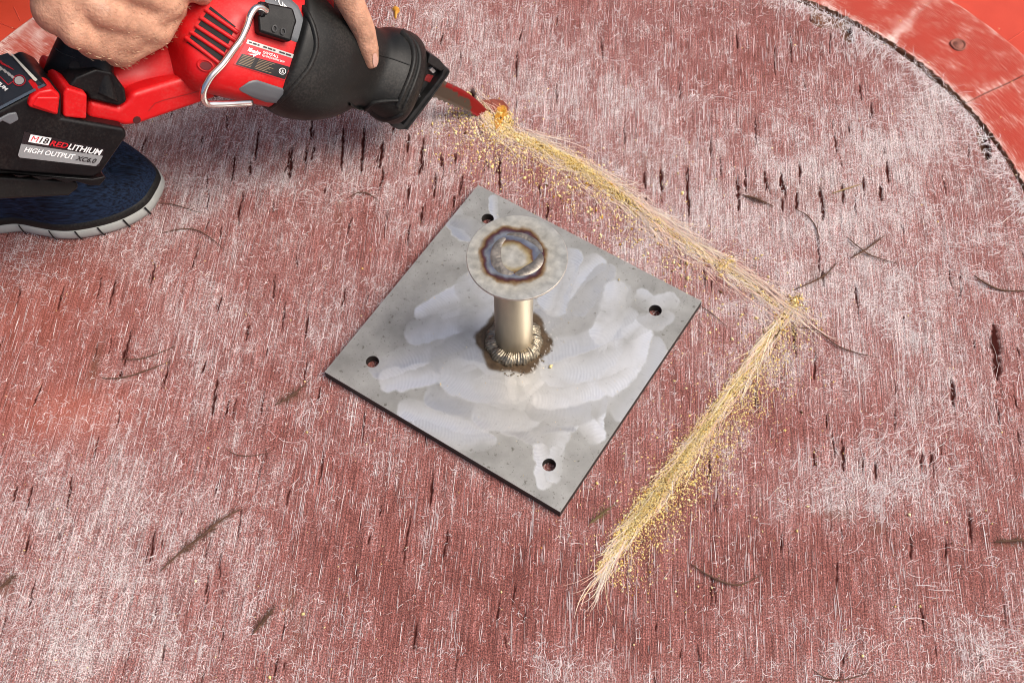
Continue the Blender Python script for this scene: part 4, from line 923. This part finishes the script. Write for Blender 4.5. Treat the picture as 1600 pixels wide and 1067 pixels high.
# black hook clip and bent wire hook
cp = [(396, 22), (406, 11), (450, 19), (456, 38), (452, 44), (446, 68), (398, 54)]
V = [onb(x, y, .014) for x, y in cp] + [onb(x, y, -.003) for x, y in cp]; n = len(cp)
bevel(meshobj('hook_clip', V, [tuple(range(n)), tuple(range(2 * n - 1, n - 1, -1))] + [(i, (i + 1) % n, n + (i + 1) % n, n + i) for i in range(n)], MT['black'], saw), .003, 3)
for (x, y) in ((420, 48), (433, 52)):
    V = [onb(x + 4.2 * math.cos(t), y + 5.6 * math.sin(t), .0152) for t in np.linspace(0, 6.283, 15)[:-1]] + [onb(x + 2.6 * math.cos(t), y + 3.8 * math.sin(t), .0152) for t in np.linspace(0, 6.283, 15)[:-1]] 
    V = [v + norm(CAM - v) * .0008 for v in V]
    meshobj('clip_ring', V, [(i, (i + 1) % 14, 14 + (i + 1) % 14, 14 + i) for i in range(14)], MT['gloss'], saw, True)
hk = [(410, 24, .013), (400, 20, .016), (390, 22, .018), (383, 32, .018), (378, 48, .017), (371, 67, .016), (361, 84, .016), (346, 101, .017), (330, 117, .020), (322, 127, .022), (326, 136, .022), (340, 141, .018), (365, 147, .012), (392, 153, .006)]
tube('wire_hook', [onb(x, y, o_) for x, y, o_ in hk], .0036, MT['chrome'], saw, 12, 5)
tube('hook_socket', [onb(401, 20, .012), onb(404, 22, .016)], .0075, MT['gloss'], saw, 16, 2)
# pivoting foot plate with two windows, built as a frame
def foot():
    for px, h1, h0 in (([(695, 103), (703, 110), (702, 118), (636, 204), (627, 200), (690, 119)], .027, -.030), ([(672, 84), (688, 94), (697, 105), (690, 113), (668, 99)], .027, -.030),
                       ([(610, 187), (630, 195), (637, 203), (625, 204), (612, 198)], .027, -.030), ([(642, 150), (668, 150), (664, 160), (638, 161)], .020, .008)):
        side_prism('foot_shoe', px, h1, h0, MT['steel_black'], saw, .0016, 2)
    for px in ([(676, 105), (682, 112), (677, 116), (671, 110)], [(653, 144), (657, 148), (650, 155), (643, 158)]):
        side_prism('foot_pin', px, .0205, .012, MT['silver'], saw, .001, 2)
    side_prism('foot_web', [(668, 92), (690, 112), (684, 128), (634, 198), (612, 192)], .0165, -.020, MT['steel_black'], saw, .002, 2)
    side_prism('foot_window', [(668, 116), (678, 119), (672, 130), (662, 126)], .0175, .010, mat('dull red blade shank', (.16, .010, .010), .5, var=.4, scale=300), saw, .0006, 1)
    groove('foot_lip', [(702, 112), (690, 130), (668, 160), (635, 203)], 3.4, .0018, MT['steel_black'], on_side(.0268))
foot()
# blade: thin, toothed on its lower edge, red paint worn to grey
def blade_mat():
    m, nt, b = nodes('worn red blade'); N = nt.nodes.new; L = nt.links.new
    at = N('ShaderNodeAttribute'); at.attribute_name = 'worn'; tc = N('ShaderNodeTexCoord'); n = N('ShaderNodeTexNoise'); n.inputs['Scale'].default_value = 160; n.inputs['Detail'].default_value = 5; L(tc.outputs['Object'], n.inputs[0])
    a = N('ShaderNodeMath'); a.operation = 'MULTIPLY_ADD'; L(n.outputs[0], a.inputs[0]); a.inputs[1].default_value = .6; L(at.outputs['Fac'], a.inputs[2])
    r = N('ShaderNodeValToRGB'); r.color_ramp.elements[0].position = .62; r.color_ramp.elements[0].color = (.24, .009, .009, 1); r.color_ramp.elements[1].position = .74; r.color_ramp.elements[1].color = (.085, .062, .046, 1); L(a.outputs[0], r.inputs[0]); L(r.outputs[0], b.inputs['Base Color'])
    b.inputs['Roughness'].default_value = .4; b.inputs['Metallic'].default_value = .5; return m
top = [(656, 108), (697, 128), (724, 141), (746, 157), (764, 175)]; bot = [(645, 138), (682, 154), (715, 168), (742, 180), (756, 186)]
tp = catmull(np.array(top, float), 8); bt = catmull(np.array(bot, float), 8); V = []; wv = []; nS = len(tp)
for side in (.0007, -.0007):
    for i in range(nS):
        for j in range(6):
            q = tp[i] * (1 - j / 5) + bt[i] * j / 5
            if j == 5: q = q + (1.6 if i % 2 else -1.0) * norm(bt[i] - tp[i])
            V.append(S(q[0], q[1], side)); wv.append(np.clip(1.0 - .95 * sstep(.55, .78, i / nS) - .45 * (j < 2) * (i / nS > .25) + .2 * (j > 3), 0, 1) * .5)
F = []; o_ = nS * 6
for i in range(nS - 1):
    for j in range(5):
        a = i * 6 + j; F += [(a, a + 1, a + 7, a + 6), (o_ + a, o_ + a + 6, o_ + a + 7, o_ + a + 1)]
    for j in (0, 5): a = i * 6 + j; F.append((a, a + 6, o_ + a + 6, o_ + a))
fastmesh('blade', V, F, blade_mat(), saw, False, dict(worn=wv))
# rear: black handle base, neck, battery with latch and print
side_prism('handle_base', [(107, 136), (118, 121), (150, 108), (176, 113), (196, 140), (199, 160), (186, 167), (140, 156), (137, 147)], .034, -.034, MT['black'], saw, .006, 4)
neck = loft('handle_neck', [((66, 112), (186, 160), .62, .0), ((74, 92), (182, 138), .66, 0), ((84, 70), (178, 112), .72, 0), ((96, 46), (180, 84), .78, 0), ((120, 10), (200, 40), .8, 0), ((160, -40), (236, -14), .8, 0), ((220, -84), (270, -40), .9, 0), ((290, -60), (280, -20), 1, 0)], MT['black'], saw, 28, 5, 2.4)
nb_ = on_surface(bvh_of([neck])); groove('neck_seam', [(86, 76), (98, 84), (120, 92)], 1.6, .0006, MT['gloss'], nb_)
pts = [(117 + 8.5 * math.cos(t), 104 + 8.5 * math.sin(t)) for t in np.linspace(0, 6.283, 19)[:-1]]
poly_decal('neck_hole', pts, nb_, .0006, MT['dark'], saw)
side_prism('red_foot_rail', [(100, 146), (105, 137), (137, 148), (136, 188), (99, 184)], .044, -.044, MT['red'], saw, .003, 3)
BH = .046
bat = side_prism('battery_pack', [(-130, 240), (0, 172), (72, 134), (97, 146), (97, 184), (196, 201), (199, 214), (158, 272), (145, 279), (0, 268), (-130, 262)], BH, -BH, MT['black'], saw, .004, 3)
base_ = side_prism('battery_foot', [(-130, 264), (0, 270), (145, 280), (164, 276), (166, 279), (156, 291), (140, 290), (118, 284), (104, 287), (84, 280), (66, 283), (48, 276), (30, 278), (14, 272), (-130, 272)], BH + .001, -BH - .001, MT['black'], saw, .0025, 2)
side_prism('battery_foot_pad', [(-100, 270), (120, 284), (124, 294), (108, 307), (-100, 318)], BH - .012, -BH + .01, MT['rubber'], saw, .003, 2)
side_prism('latch_button', [(47, 155), (61, 143), (82, 139), (95, 149), (91, 182), (44, 168)], BH + .006, .02, MT['red'], saw, .003, 3)
side_prism('latch_face', [(50, 166), (58, 152), (93, 152), (90, 180)], BH + .0075, .03, MT['red'], saw, .002, 2)
side_prism('battery_corner_highlight', [(-20, 196), (14, 178), (26, 176), (30, 188), (16, 196), (4, 190), (-14, 204)], BH + .0015, .03, MT['grey'], saw, .0015, 2)  # grey shape standing in for highlights on the black battery face
fs = on_side(BH)
decal('battery_sticker', [(38, 206), (163, 233), (155, 260), (28, 246)], fs, .0004, MT['gloss'], saw)
poly_decal('sticker_band', [(33, 225), (161, 244), (155, 255), (150, 259.5), (146, 259.5), (31, 246.5), (28, 243)], fs, .0008, MT['band'], saw)
poly_decal('sticker_badge', [(48, 210.5), (80.5, 216), (75.5, 227.5), (44, 222)], fs, .0010, MT['white'], saw)
lettering('sticker_lettering', [('LITHIUM', [(108, 224.5), (161, 234.5), (158, 243.5), (105, 233.5)], .25, .022), ('HIGH OUTPUT', [(39.5, 229.8), (118.5, 242), (116, 249.8), (37, 237.6)], .2, .022)], fs, .0013, MT['white'], saw)
lettering('sticker_red_letters', [('M', [(50, 212.5), (62, 214.5), (59, 223), (47.5, 221)], .2, 0), ('RED', [(80, 219.5), (107.5, 224.5), (105, 232.5), (77, 227.5)], .25, .022)], fs, .0013, MT['redprint'], saw)
lettering('badge_number', [('18', [(63.5, 214.6), (78, 217), (75, 225.8), (60.5, 223.2)], .2, .02)], fs, .0013, MT['blackprint'], saw)
lettering('capacity_lettering', [('XC6.0', [(120, 243.5), (152, 248.5), (149, 255.8), (117, 250.8)], .25, .03)], fs, .0013, MT['blackprint'], saw)
# charge gauge face on the sloped rear of the pack
e1 = SN; e2 = norm(S(0, 172, BH) - S(72, 134, BH)); gn = norm(np.cross(e1, e2)); gn = gn if gn @ (CAM - S(40, 150, BH)) > 0 else -gn
gf = plane_fn(S(40, 151, BH), gn)
poly_decal('gauge_panel', [(-30, 96), (12, 83), (66, 131), (2, 168), (-30, 150)], gf, .0006, MT['slate'], saw)
poly_decal('gauge_edge', [(72, 133.5), (68, 131), (0, 166.5), (-20, 177), (-20, 182), (0, 171.5)], gf, .0009, mat('blue grey edge', (.075, .10, .13), .4), saw)
V = [gf(x, y, .0028) for x, y in ((16, 84.5), (19.5, 84.5), (58.5, 124.5), (56, 127.5), (53, 126))] + [gf(x, y, .0) for x, y in ((16, 84.5), (19.5, 84.5), (58.5, 124.5), (56, 127.5), (53, 126))]
meshobj('gauge_highlight', V, [(0, 1, 2, 3, 4)] + [(i, (i + 1) % 5, 5 + (i + 1) % 5, 5 + i) for i in range(5)], MT['highlight'], saw)  # pale strip: edge highlight of the gauge panel put in as colour
for q in ([(-4, 104), (0, 103), (5, 108), (1, 111)], [(3, 108.5), (7, 108), (12, 113), (8, 115)], [(9, 113), (13, 112.5), (18, 117), (14, 119.5)], [(15, 118), (19, 117.5), (24, 121.5), (19, 123.5)]):
    poly_decal('charge_bar', q, gf, .0012, MT['silver'], saw)
poly_decal('charge_button', [(30 + 7.5 * math.cos(t), 126 + 6.5 * math.sin(t)) for t in np.linspace(0, 6.283, 19)[:-1]], gf, .0014, MT['silver'], saw)
strips('button_ring', [[(30 + 9.5 * math.cos(t), 126 + 8.3 * math.sin(t)) for t in np.linspace(0, 6.283, 21)], [(21, 127), (13, 133), (-2, 118)]], gf, .0014, 1.0, MT['redprint'], saw)
lettering('gauge_lettering', [('REDLITHIUM', [(-28, 103), (13, 139), (9, 143.5), (-32, 108)], .2, .03)], gf, .0014, MT['white'], saw)
lettering('gauge_logo', [('Milwaukee', [(-6, 90), (20, 107), (22, 110), (0, 100)], .3, .03)], gf, .0014, MT['redprint'], saw)

# ================================================================== PERSON
person = empty('person', (-.8, .5, 0)); tag(person, 'person crouching over the saw, bare forearms, navy running shoe on the deck', 'person')
def capsules(chains, K=14):
    """tapered capsules merged into one shell later by voxel remesh"""
    bm = bmesh.new()
    for ch in chains:
        for (p, r0_), (q, r1_) in zip(ch[:-1], ch[1:]):
            p = np.array(p, float); q = np.array(q, float); L = np.linalg.norm(q - p); t = (q - p) / max(L, 1e-6)
            a = norm(np.cross(t, [.31, .52, .79])); b_ = np.cross(t, a); rows = []
            prof = [(-r0_ * math.cos(u), r0_ * math.sin(u)) for u in np.linspace(.05, math.pi / 2, 5)] + [(L + r1_ * math.sin(u), r1_ * math.cos(u)) for u in np.linspace(0, math.pi / 2 - .05, 5)]
            for s, rr in prof: rows.append([bm.verts.new(p + t * s + rr * (math.cos(k * 2 * math.pi / K) * a + math.sin(k * 2 * math.pi / K) * b_)) for k in range(K)])
            for r1, r2 in zip(rows[:-1], rows[1:]):
                for k in range(K): bm.faces.new((r1[k], r1[(k + 1) % K], r2[(k + 1) % K], r2[k]))
            bm.faces.new(rows[0][::-1]); bm.faces.new(rows[-1])
    return bm
def shell(name, chains, voxel, smooth_it, m, parent):
    bm = capsules(chains); off = parent_world(parent)
    for v in bm.verts: v.co -= Vector(off)
    bmesh.ops.recalc_face_normals(bm, faces=bm.faces)
    me = D.meshes.new(name); bm.to_mesh(me); bm.free(); o = D.objects.new(name, me); link(o, parent)
    rm = o.modifiers.new('r', 'REMESH'); rm.mode = 'VOXEL'; rm.voxel_size = voxel; rm.use_smooth_shade = True
    sm = o.modifiers.new('s', 'SMOOTH'); sm.factor = .5; sm.iterations = smooth_it
    dg = bpy.context.evaluated_depsgraph_get(); bpy.context.view_layer.update(); dg = bpy.context.evaluated_depsgraph_get()
    me2 = D.meshes.new_from_object(o.evaluated_get(dg)); o.modifiers.clear(); o.data = me2; me2.name = name; me2.materials.clear(); me2.materials.append(m)
    me2.polygons.foreach_set('use_smooth', [True] * len(me2.polygons))
    return o
A = np.array
rsh, lsh = A([-.74, .36, .76]), A([-.58, .66, .70]); rel, lel = U(-130, -390, 1.0), A([-.35, .52, .40])
rw = S(78, -52, .034); neck_b = A([-.64, .50, .82]); head = A([-.55, .46, .97]); pelvis = A([-1.0, .56, .42]); chest = A([-.75, .52, .64])
# right fist: back of the hand faces the viewer, fingers wrap the handle away from the lens
mc = [S(118, 52, .050), S(160, 18, .056), S(206, -22, .056), (S(246, -64, .050))]
pi_ = [S(188, 84, .036), S(246, 50, .040), S(268, 10, .042), S(306, -14, .038)]
di = [S(196, 92, .006), S(252, 56, .006), S(276, 16, .006), S(318, -6, .010)]
ti = [S(160, 76, -.016), S(214, 40, -.016), S(240, 0, -.016), S(290, -14, -.014)]
chains = []
for k in range(4):
    r_ = (.0098, .0112, .0115, .0105)[k]
    chains.append([(rw, .020), (mc[k], .0150), (pi_[k], r_ * 1.12), (di[k], r_), (ti[k], r_ * .85)])
chains += [[(S(186, 76, .026), .019), (S(242, 46, .029), .019), (S(268, 8, .030), .016)], [(S(150, 58, .034), .022), (S(205, 44, .036), .020), (S(245, 10, .038), .018)]]
chains += [[(S(92, 12, .032), .026), (S(150, 40, .036), .023), (S(200, 56, .036), .018)], [(S(112, -10, .034), .028), (S(176, 10, .038), .026), (S(226, 28, .038), .018)], [(S(130, -40, .034), .026), (S(210, -30, .036), .024), (S(262, 0, .034), .015)],
           [(rw, .026), (S(110, 20, .026), .020), (S(150, 60, .024), .016), (S(184, 78, .020), .012)], [(S(84, 14, .028), .020), (S(108, 44, .024), .014)],
           [(rw, .024), (S(150, -60, -.02), .018), (S(220, -70, -.035), .012), (S(262, -60, -.03), .010)]]
chains += [[(rw, .026), (rw * .85 + rel * .15, .028), (rw * .45 + rel * .55, .040), (rel, .044), (rel * .5 + rsh * .5, .050), (rsh, .060)]]
# left hand over the boot: thumb in view, fingers round the far side
lw = S(500, -190, -.02); th0, th1, th2, th3 = S(538, -66, .034), S(541, -10, .044), S(569, 48, .046), S(579, 95, .045)
chains += [[(lw, .024), (th0, .019), (th1, .0158), (th2, .0128), (th3, .0098)], [(th2, .0126), (S(575, 76, .0462), .0120), (th3, .0096)], [(S(500, -60, .022), .016), (S(522, -28, .032), .014), (S(552, 6, .042), .011)]]
for k, (mx, my) in enumerate(((520, -60), (498, -72), (475, -82), (450, -90))):
    a = S(mx, my, -.012); b_ = S(mx + 34, my + 30, -.052); c = S(mx + 30, my + 80, -.066); e_ = S(mx + 16, my + 110, -.060)
    chains.append([(lw, .022), (a, .015), (b_, .0105), (c, .0098), (e_, .0085)])
chains += [[(lw, .026), (S(520, -80, 0), .024), (th0, .020)]]
chains += [[(lw, .027), (lw * .5 + lel * .5, .038), (lel, .044), (lsh * .5 + lel * .5, .050), (lsh, .060)]]
chains += [[(rsh, .062), (chest, .12), (lsh, .062)], [(chest, .13), (pelvis, .14)], [(chest, .10), (neck_b, .060), (head - A([.02, .02, .07]), .058)], [(head, .088), (head + A([.03, -.01, -.06]), .070), (head + A([.05, -.01, -.09]), .045)], [(head + A([.085, -.02, -.03]), .014), (head + A([.095, -.025, -.055]), .016)],
           [(head + A([0, .085, -.03]), .014), (head + A([-.01, .09, .0]), .018)], [(head + A([.01, -.092, -.03]), .014), (head + A([0, -.095, .0]), .018)],
           [(A([-.97, .44, .40]), .095), (A([-.68, .22, .50]), .062), (A([-.72, .205, .25]), .055), (A([-.73, .205, .09]), .038), (A([-.60, .20, .05]), .032)], [(A([-.98, .68, .40]), .095), (A([-.70, .78, .08]), .062), (A([-1.08, .84, .07]), .045)]]
body_ = shell('body', chains, .0030, 5, MT['skin'], person)
shirt = shell('shirt', [[(rsh + A([-.02, 0, 0]), .085), (rsh * .35 + rel * .65, .068)], [(lsh, .085), (lsh * .4 + lel * .6, .068)], [(rsh, .085), (chest, .15), (lsh, .085)], [(chest, .155), (pelvis, .165)]], .012, 4, MT['shirt'], person)
trs = shell('trousers', [[(pelvis, .168), (A([-.97, .44, .40]), .115), (A([-.68, .22, .50]), .080), (A([-.72, .205, .25]), .075), (A([-.745, .205, .13]), .070)], [(pelvis, .16), (A([-.98, .68, .40]), .115), (A([-.70, .78, .085]), .08), (A([-1.08, .84, .075]), .065)]], .012, 4, MT['denim'], person)
hair = shell('hair', [[(head + A([-.012, 0, .012]), .093), (head + A([-.045, 0, -.02]), .080)]], .008, 3, mat('brown hair', (.05, .03, .018), .8), person)
def body_hair():
    V0 = np.array([v.co for v in body_.data.vertices]) + parent_world(person); Nn = np.array([v.normal for v in body_.data.vertices])
    c = S(150, 0, .03); e_ = S(70, -60, .03); ok = np.where(((np.linalg.norm(V0 - c, axis=1) < .09) | (np.linalg.norm(V0 - e_, axis=1) < .10)) & ((Nn @ SN) > .05))[0]
    ids = RNG.choice(ok, min(520, len(ok)), replace=False); grow = norm(S(260, 60) - S(90, -20)); V = []; F = []
    for i in ids:
        p, n_ = V0[i], Nn[i]; d_ = norm(grow + n_ * .22 + RNG.normal(0, .3, 3)); L_ = RNG.uniform(.003, .0065); s_ = norm(np.cross(d_, n_)) * .00006; k = len(V)
        V += [p - s_, p + s_, p + d_ * L_ * .6 + s_, p + d_ * L_ - n_ * .001, p + d_ * L_ * .6 - s_]; F.append((k, k + 1, k + 2, k + 3, k + 4))
    o = meshobj('arm_hair', V, F, mat('fair arm hair', (.50, .36, .22), .6), person); o['kind'] = 'stuff'
body_hair()
# thumb nail
tn = norm(S(590, 96, .045) - S(579, 95, .045)); 
def thumbnail():
    bvh = bvh_of([body_]); f = on_surface(bvh); q = [(583, 84), (587, 83), (589.5, 90), (590, 98), (588, 104), (584, 104), (582, 96)]
    V = [f(x, y, .0006) for x, y in q]; c = f(586.5, 94, .0012); V.append(c)
    meshobj('thumbnail', V, [(i, (i + 1) % 7, 7) for i in range(7)], MT['nail'], person, True)
    return f
thumbnail()
# running shoe
def shoe():
    e = empty('shoe', tuple(P(100, 340) - parent_world(person))); e.parent = person
    near = Pa([(-210, 356), (-120, 368), (-40, 368), (0, 369), (34, 366), (67, 372), (101, 377), (135, 375), (180, 365), (214, 351), (238, 334), (252, 313)])[:, :2]
    toe = Pa([(256, 295)], .006)[:, :2]
    c_toe = near[-1]
    farz = Pa([(252, 272), (243, 257), (222, 240), (190, 224), (140, 212), (60, 206), (-40, 206), (-140, 214), (-210, 232)], .022)[:, :2]
    ol = catmull(np.column_stack([np.concatenate([near, toe, farz]), np.zeros(len(near) + 1 + len(farz))]), 5)[:, :2]
    heel = np.array([ol[-1], ol[0]]); hc = heel.mean(0); hr_ = np.linalg.norm(heel[0] - heel[1]) / 2
    hv = norm(heel[0] - heel[1]); hb = np.array([-hv[1], hv[0]]); hb = hb if hb[0] < 0 else -hb
    arc = [hc + hr_ * (math.cos(t) * hv + 1.15 * math.sin(t) * hb) for t in np.linspace(0, math.pi, 14)[1:-1]]
    ol = np.concatenate([ol, arc]); n = len(ol); cen = ol.mean(0)
    nrm = np.roll(ol, -1, 0) - np.roll(ol, 1, 0); nrm = np.column_stack([nrm[:, 1], -nrm[:, 0]]); nrm /= np.linalg.norm(nrm, axis=1)[:, None]
    V = []
    wav = lambda i: .0
    for z, off in ((.0, -.004), (.004, -.0008), (.010, .0008), (.015, .0), (.019, -.0022), (.019, -.008)):
        V += [(*(ol[i] + nrm[i] * off), z) for i in range(n)]
    so_ = meshobj('sole', V, rings(V, n), MT['sole'], e, True)
    # sole grooves as dark slots cut proud of the side
    for gx, gy in ((36, 362), (81, 369), (122, 371), (161, 363), (198, 352), (232, 334)):
        p = P(gx, gy, .011)[:2]; i = int(np.argmin(np.hypot(*(ol - p).T))); t = np.array([-nrm[i][1], nrm[i][0]]); V = []
        for z, off, sh in ((.0195, .0004, -.002), (.015, .0012, -.001), (.008, .0016, .0005), (.002, .0008, .002)):
            for s in (-.0011, .0011): V.append((*(ol[i] + nrm[i] * off + t * (s + sh)), z))
        meshobj('sole_groove', V, [(0, 1, 3, 2), (2, 3, 5, 4), (4, 5, 7, 6)], MT['dark'], e)
    # upper: domed knit, higher towards the ankle
    ax0, ax1 = ol[:, 0].min(), ol[:, 0].max(); nL = 16; V = []
    inner = ol - nrm * .004
    spine_y = np.interp(inner[:, 0], np.linspace(ax0, ax1, 5), [cen[1] + .01] * 2 + [cen[1] + .006, cen[1] + .006, cen[1] + .0])
    for L_ in range(nL + 1):
        f = L_ / nL; ang = f * math.pi / 2
        for i in range(n):
            x, y = inner[i]; s = (x - ax0) / (ax1 - ax0); H = np.interp(s, [0, .18, .35, .5, .68, .82, .92, 1], [.100, .108, .110, .100, .082, .066, .056, .046])
            tx = np.clip(x, ax0 + .05, ax1 - .055); k = math.cos(ang) ** .42
            V.append((tx + (x - tx) * k, spine_y[i] + (y - spine_y[i]) * k, .020 + (H - .020) * math.sin(ang) ** .9))
    Vb = []
    for z, off in ((.0182, -.0016), (.022, -.0016), (.026, -.0026), (.028, -.0048)):
        Vb += [(*(ol[i] + nrm[i] * off), z) for i in range(n)]
    meshobj('toe_rand', Vb, rings(Vb, n, False), MT['rubber'], e, True)
    meshobj('upper', V, rings(V, n), MT['navy'], e, True)
    return e
shoe()

# ================================================================== SMALL THINGS ON THE DECK
def twig(px, rad, label, kind='twig', needles=0, nl=.008, group='dry plant scraps on the deck', m=None, z=.0022, cat='twig'):
    w_ = Pa(px, 0); c = w_.mean(0); e = empty(kind if kind != 'twig' else 'dry_twig', (c[0], c[1], 0)); tag(e, label, cat, group)
    p = w_.copy(); p[:, 2] = z + np.array([random.uniform(-.0006, .0012) for _ in p]); m = m or MT['twig']
    rad *= 1.25; tube('stem', p, [rad * .4, rad * .85, rad * .8, rad * .3], m, e, 7, 5)
    if needles:
        needles = int(needles * .6)
        sp_ = catmull(p, 12); V = []; F = []
        for k in range(needles):
            i = min(len(sp_) - 3, max(2, int(random.gauss(.5, .2) * len(sp_)))); t = norm(sp_[i + 1] - sp_[i - 1]); s = np.array([-t[1], t[0], 0]) * random.choice((-1, 1)); dd = norm(t * random.uniform(.3, 1.1) + s * random.uniform(.1, .9) + np.array([0, 0, random.uniform(-.05, .25)])); L = nl * random.uniform(.5, 1.1); q = norm(np.cross(dd, [0, 0, 1])) * .00030; b0 = len(V)
            V += [sp_[i] - q, sp_[i] + q, sp_[i] + dd * L * .6 + q * .8 + [0, 0, .0003], sp_[i] + dd * L, sp_[i] + dd * L * .6 - q * .8]; F.append((b0, b0 + 1, b0 + 2, b0 + 3, b0 + 4))
        o = meshobj('leaf_scales', V, F, m, e); o['kind'] = 'stuff'
    return e
T = [([(252, 893), (285, 862), (318, 838), (345, 815), (378, 795)], .0011, 'thick brown cedar sprig lying lower left of the plate', 190, .012),
 ([(395, 992), (412, 972), (432, 948)], .0008, 'small brown sprig low left with a hooked end', 110, .010),
 ([(160, 592), (190, 592), (225, 582), (268, 566)], .0007, 'longer lower twig of the pair left of the plate', 30, .006),
 ([(188, 562), (215, 563), (240, 557), (276, 543)], .0006, 'shorter upper twig of the pair left of the plate', 20, .006),
 ([(430, 634), (455, 620), (488, 592)], .0007, 'feathery brown twig left of the plate corner', 80, .009),
 ([(350, 700), (368, 711), (390, 714), (424, 708)], .0005, 'thin dark curved stalk below the left plate corner', 0, 0),
 ([(1080, 882), (1102, 897), (1130, 911), (1158, 914), (1192, 897)], .0008, 'curved dark twig right of the lower sawdust heap', 60, .006),
 ([(1246, 513), (1275, 518), (1305, 540), (1335, 552), (1370, 560)], .0006, 'wavy twig trailing right from the cut corner', 24, .006),
 ([(1240, 455), (1270, 442), (1290, 430), (1308, 412)], .0008, 'frayed brown twig just above the cut corner', 60, .007),
 ([(1328, 406), (1352, 392), (1382, 370)], .0009, 'upright bar of the crossed twigs at right', 50, .007),
 ([(1322, 372), (1345, 392), (1362, 402), (1402, 414)], .0007, 'lower bar of the crossed twigs at right', 40, .007),
 ([(1160, 306), (1180, 312), (1208, 324)], .0009, 'short brown clump above the first cut', 110, .009),
 ([(1240, 328), (1262, 340), (1276, 360), (1280, 384)], .0006, 'bent thin twig above the crossed twigs', 14, .005),
 ([(544, 312), (560, 303), (575, 304), (592, 316)], .0006, 'small hooked twig under the saw nose', 24, .006),
 ([(254, 366), (290, 359), (318, 366), (352, 392)], .0006, 'long thin brown stalk right of the shoe toe', 34, .006),
 ([(248, 320), (270, 321), (314, 334)], .0005, 'short dark stalk touching the shoe toe', 0, 0),
 ([(1522, 432), (1540, 446), (1566, 455), (1606, 456)], .0011, 'dark curved twig at the right edge', 20, .006),
 ([(1090, 476), (1112, 492), (1136, 512)], .0005, 'thin dark stalk by the right plate corner', 0, 0),
 ([(1268, 1046), (1290, 1060), (1320, 1062), (1362, 1050)], .0006, 'faint curved stalk at the bottom edge right', 0, 0),
 ([(1552, 848), (1580, 846), (1608, 846)], .0009, 'brown needle clump at the right edge', 90, .008),
 ([(-6, 926), (10, 912), (24, 900)], .0010, 'rust brown clump at the left edge', 80, .009)]
for px, rad, lab, nd, nl in T: twig(px, rad, lab, needles=nd, nl=nl)
twig([(920, 820), (935, 808), (962, 788)], .0007, 'green brown pine tip beside the lower sawdust heap', 'pine_tip', 60, .011, m=mat('olive needles', (.14, .10, .035), .8, var=.3), cat='pine tip')
twig([(1300, 304), (1322, 297), (1346, 289)], .0009, 'short tan straw above the crossed twigs', 'straw_piece', 0, 0, m=MT['straw'], cat='straw')
# torn laminate flap with foam core at the blade tip
def flap():
    e = empty('torn_laminate_flap', tuple(P(780, 180))); tag(e, 'torn red laminate flap with amber foam edge at the blade tip', 'torn flap')
    px = [(749, 158), (768, 155), (786, 157), (795, 168), (791, 178), (770, 176)]; z = [.002, .005, .007, .004, .002, .002]
    top_ = [P(x, y, zz) for (x, y), zz in zip(px, z)]; V, F = prism_data(top_, np.array([0, 0, -.0016])); meshobj('laminate', V, F, mat('red flap', (.24, .055, .032), .6, var=.45, scale=260, bump=.0006), e)
    px = [(777, 166), (789, 161), (793, 170), (789, 182), (781, 196), (775, 203), (771, 188)]; top_ = [P(x, y, .0035 + .001 * (i % 2)) for i, (x, y) in enumerate(px)]
    V, F = prism_data(top_, np.array([0, 0, -.003])); bevel(meshobj('foam_edge', V, F, MT['amber'], e), .001, 2)
flap()
# amber resin blob near the top edge
def blob(name, px, z, m, label, cat):
    c = P(*np.mean(px, 0)); e = []; rim_ = Pa(px, .0005); V = [tuple(v) for v in rim_]; n = len(V)
    mid = (rim_ - c) * .6 + c; V += [(v[0], v[1], z) for v in mid]; V.append((c[0], c[1], z * 1.25)); F = [(i, (i + 1) % n, n + (i + 1) % n, n + i) for i in range(n)] + [(n + i, n + (i + 1) % n, 2 * n) for i in range(n)]
    me_off = np.array([c[0], c[1], 0]); o = meshobj(name, [np.array(v) - me_off for v in V], F, m, None, True); o.location = me_off; tag(o, label, cat); return o
blob('resin_drip', [(612, 14), (617, 9), (623, 12), (625, 18), (621, 22), (619, 31), (616, 27), (616, 20)], .003, MT['amber'], 'amber resin drip on the deck near the top of the photo', 'resin drip')
# bolt head let into the rim strip
def bolt():
    c = P(1497, 71, 0); e = empty('bolt', (c[0], c[1], 0)); tag(e, 'rusty bolt head set in the pale red rim strip', 'bolt'); V = []; K = 18
    for rr, z in ((.0105, .0004), (.0098, .0022), (.0088, .0022), (.0080, .0008), (.0062, .0008), (.0052, .0020), (.0001, .0022)):
        V += [(c[0] + rr * (1 + .06 * math.sin(3 * t)) * math.cos(t), c[1] + rr * math.sin(t), z) for t in np.linspace(0, 2 * math.pi, K + 1)[:-1]]
    meshobj('head', V, rings(V, K, False), MT['bolt'], e, True)
bolt()
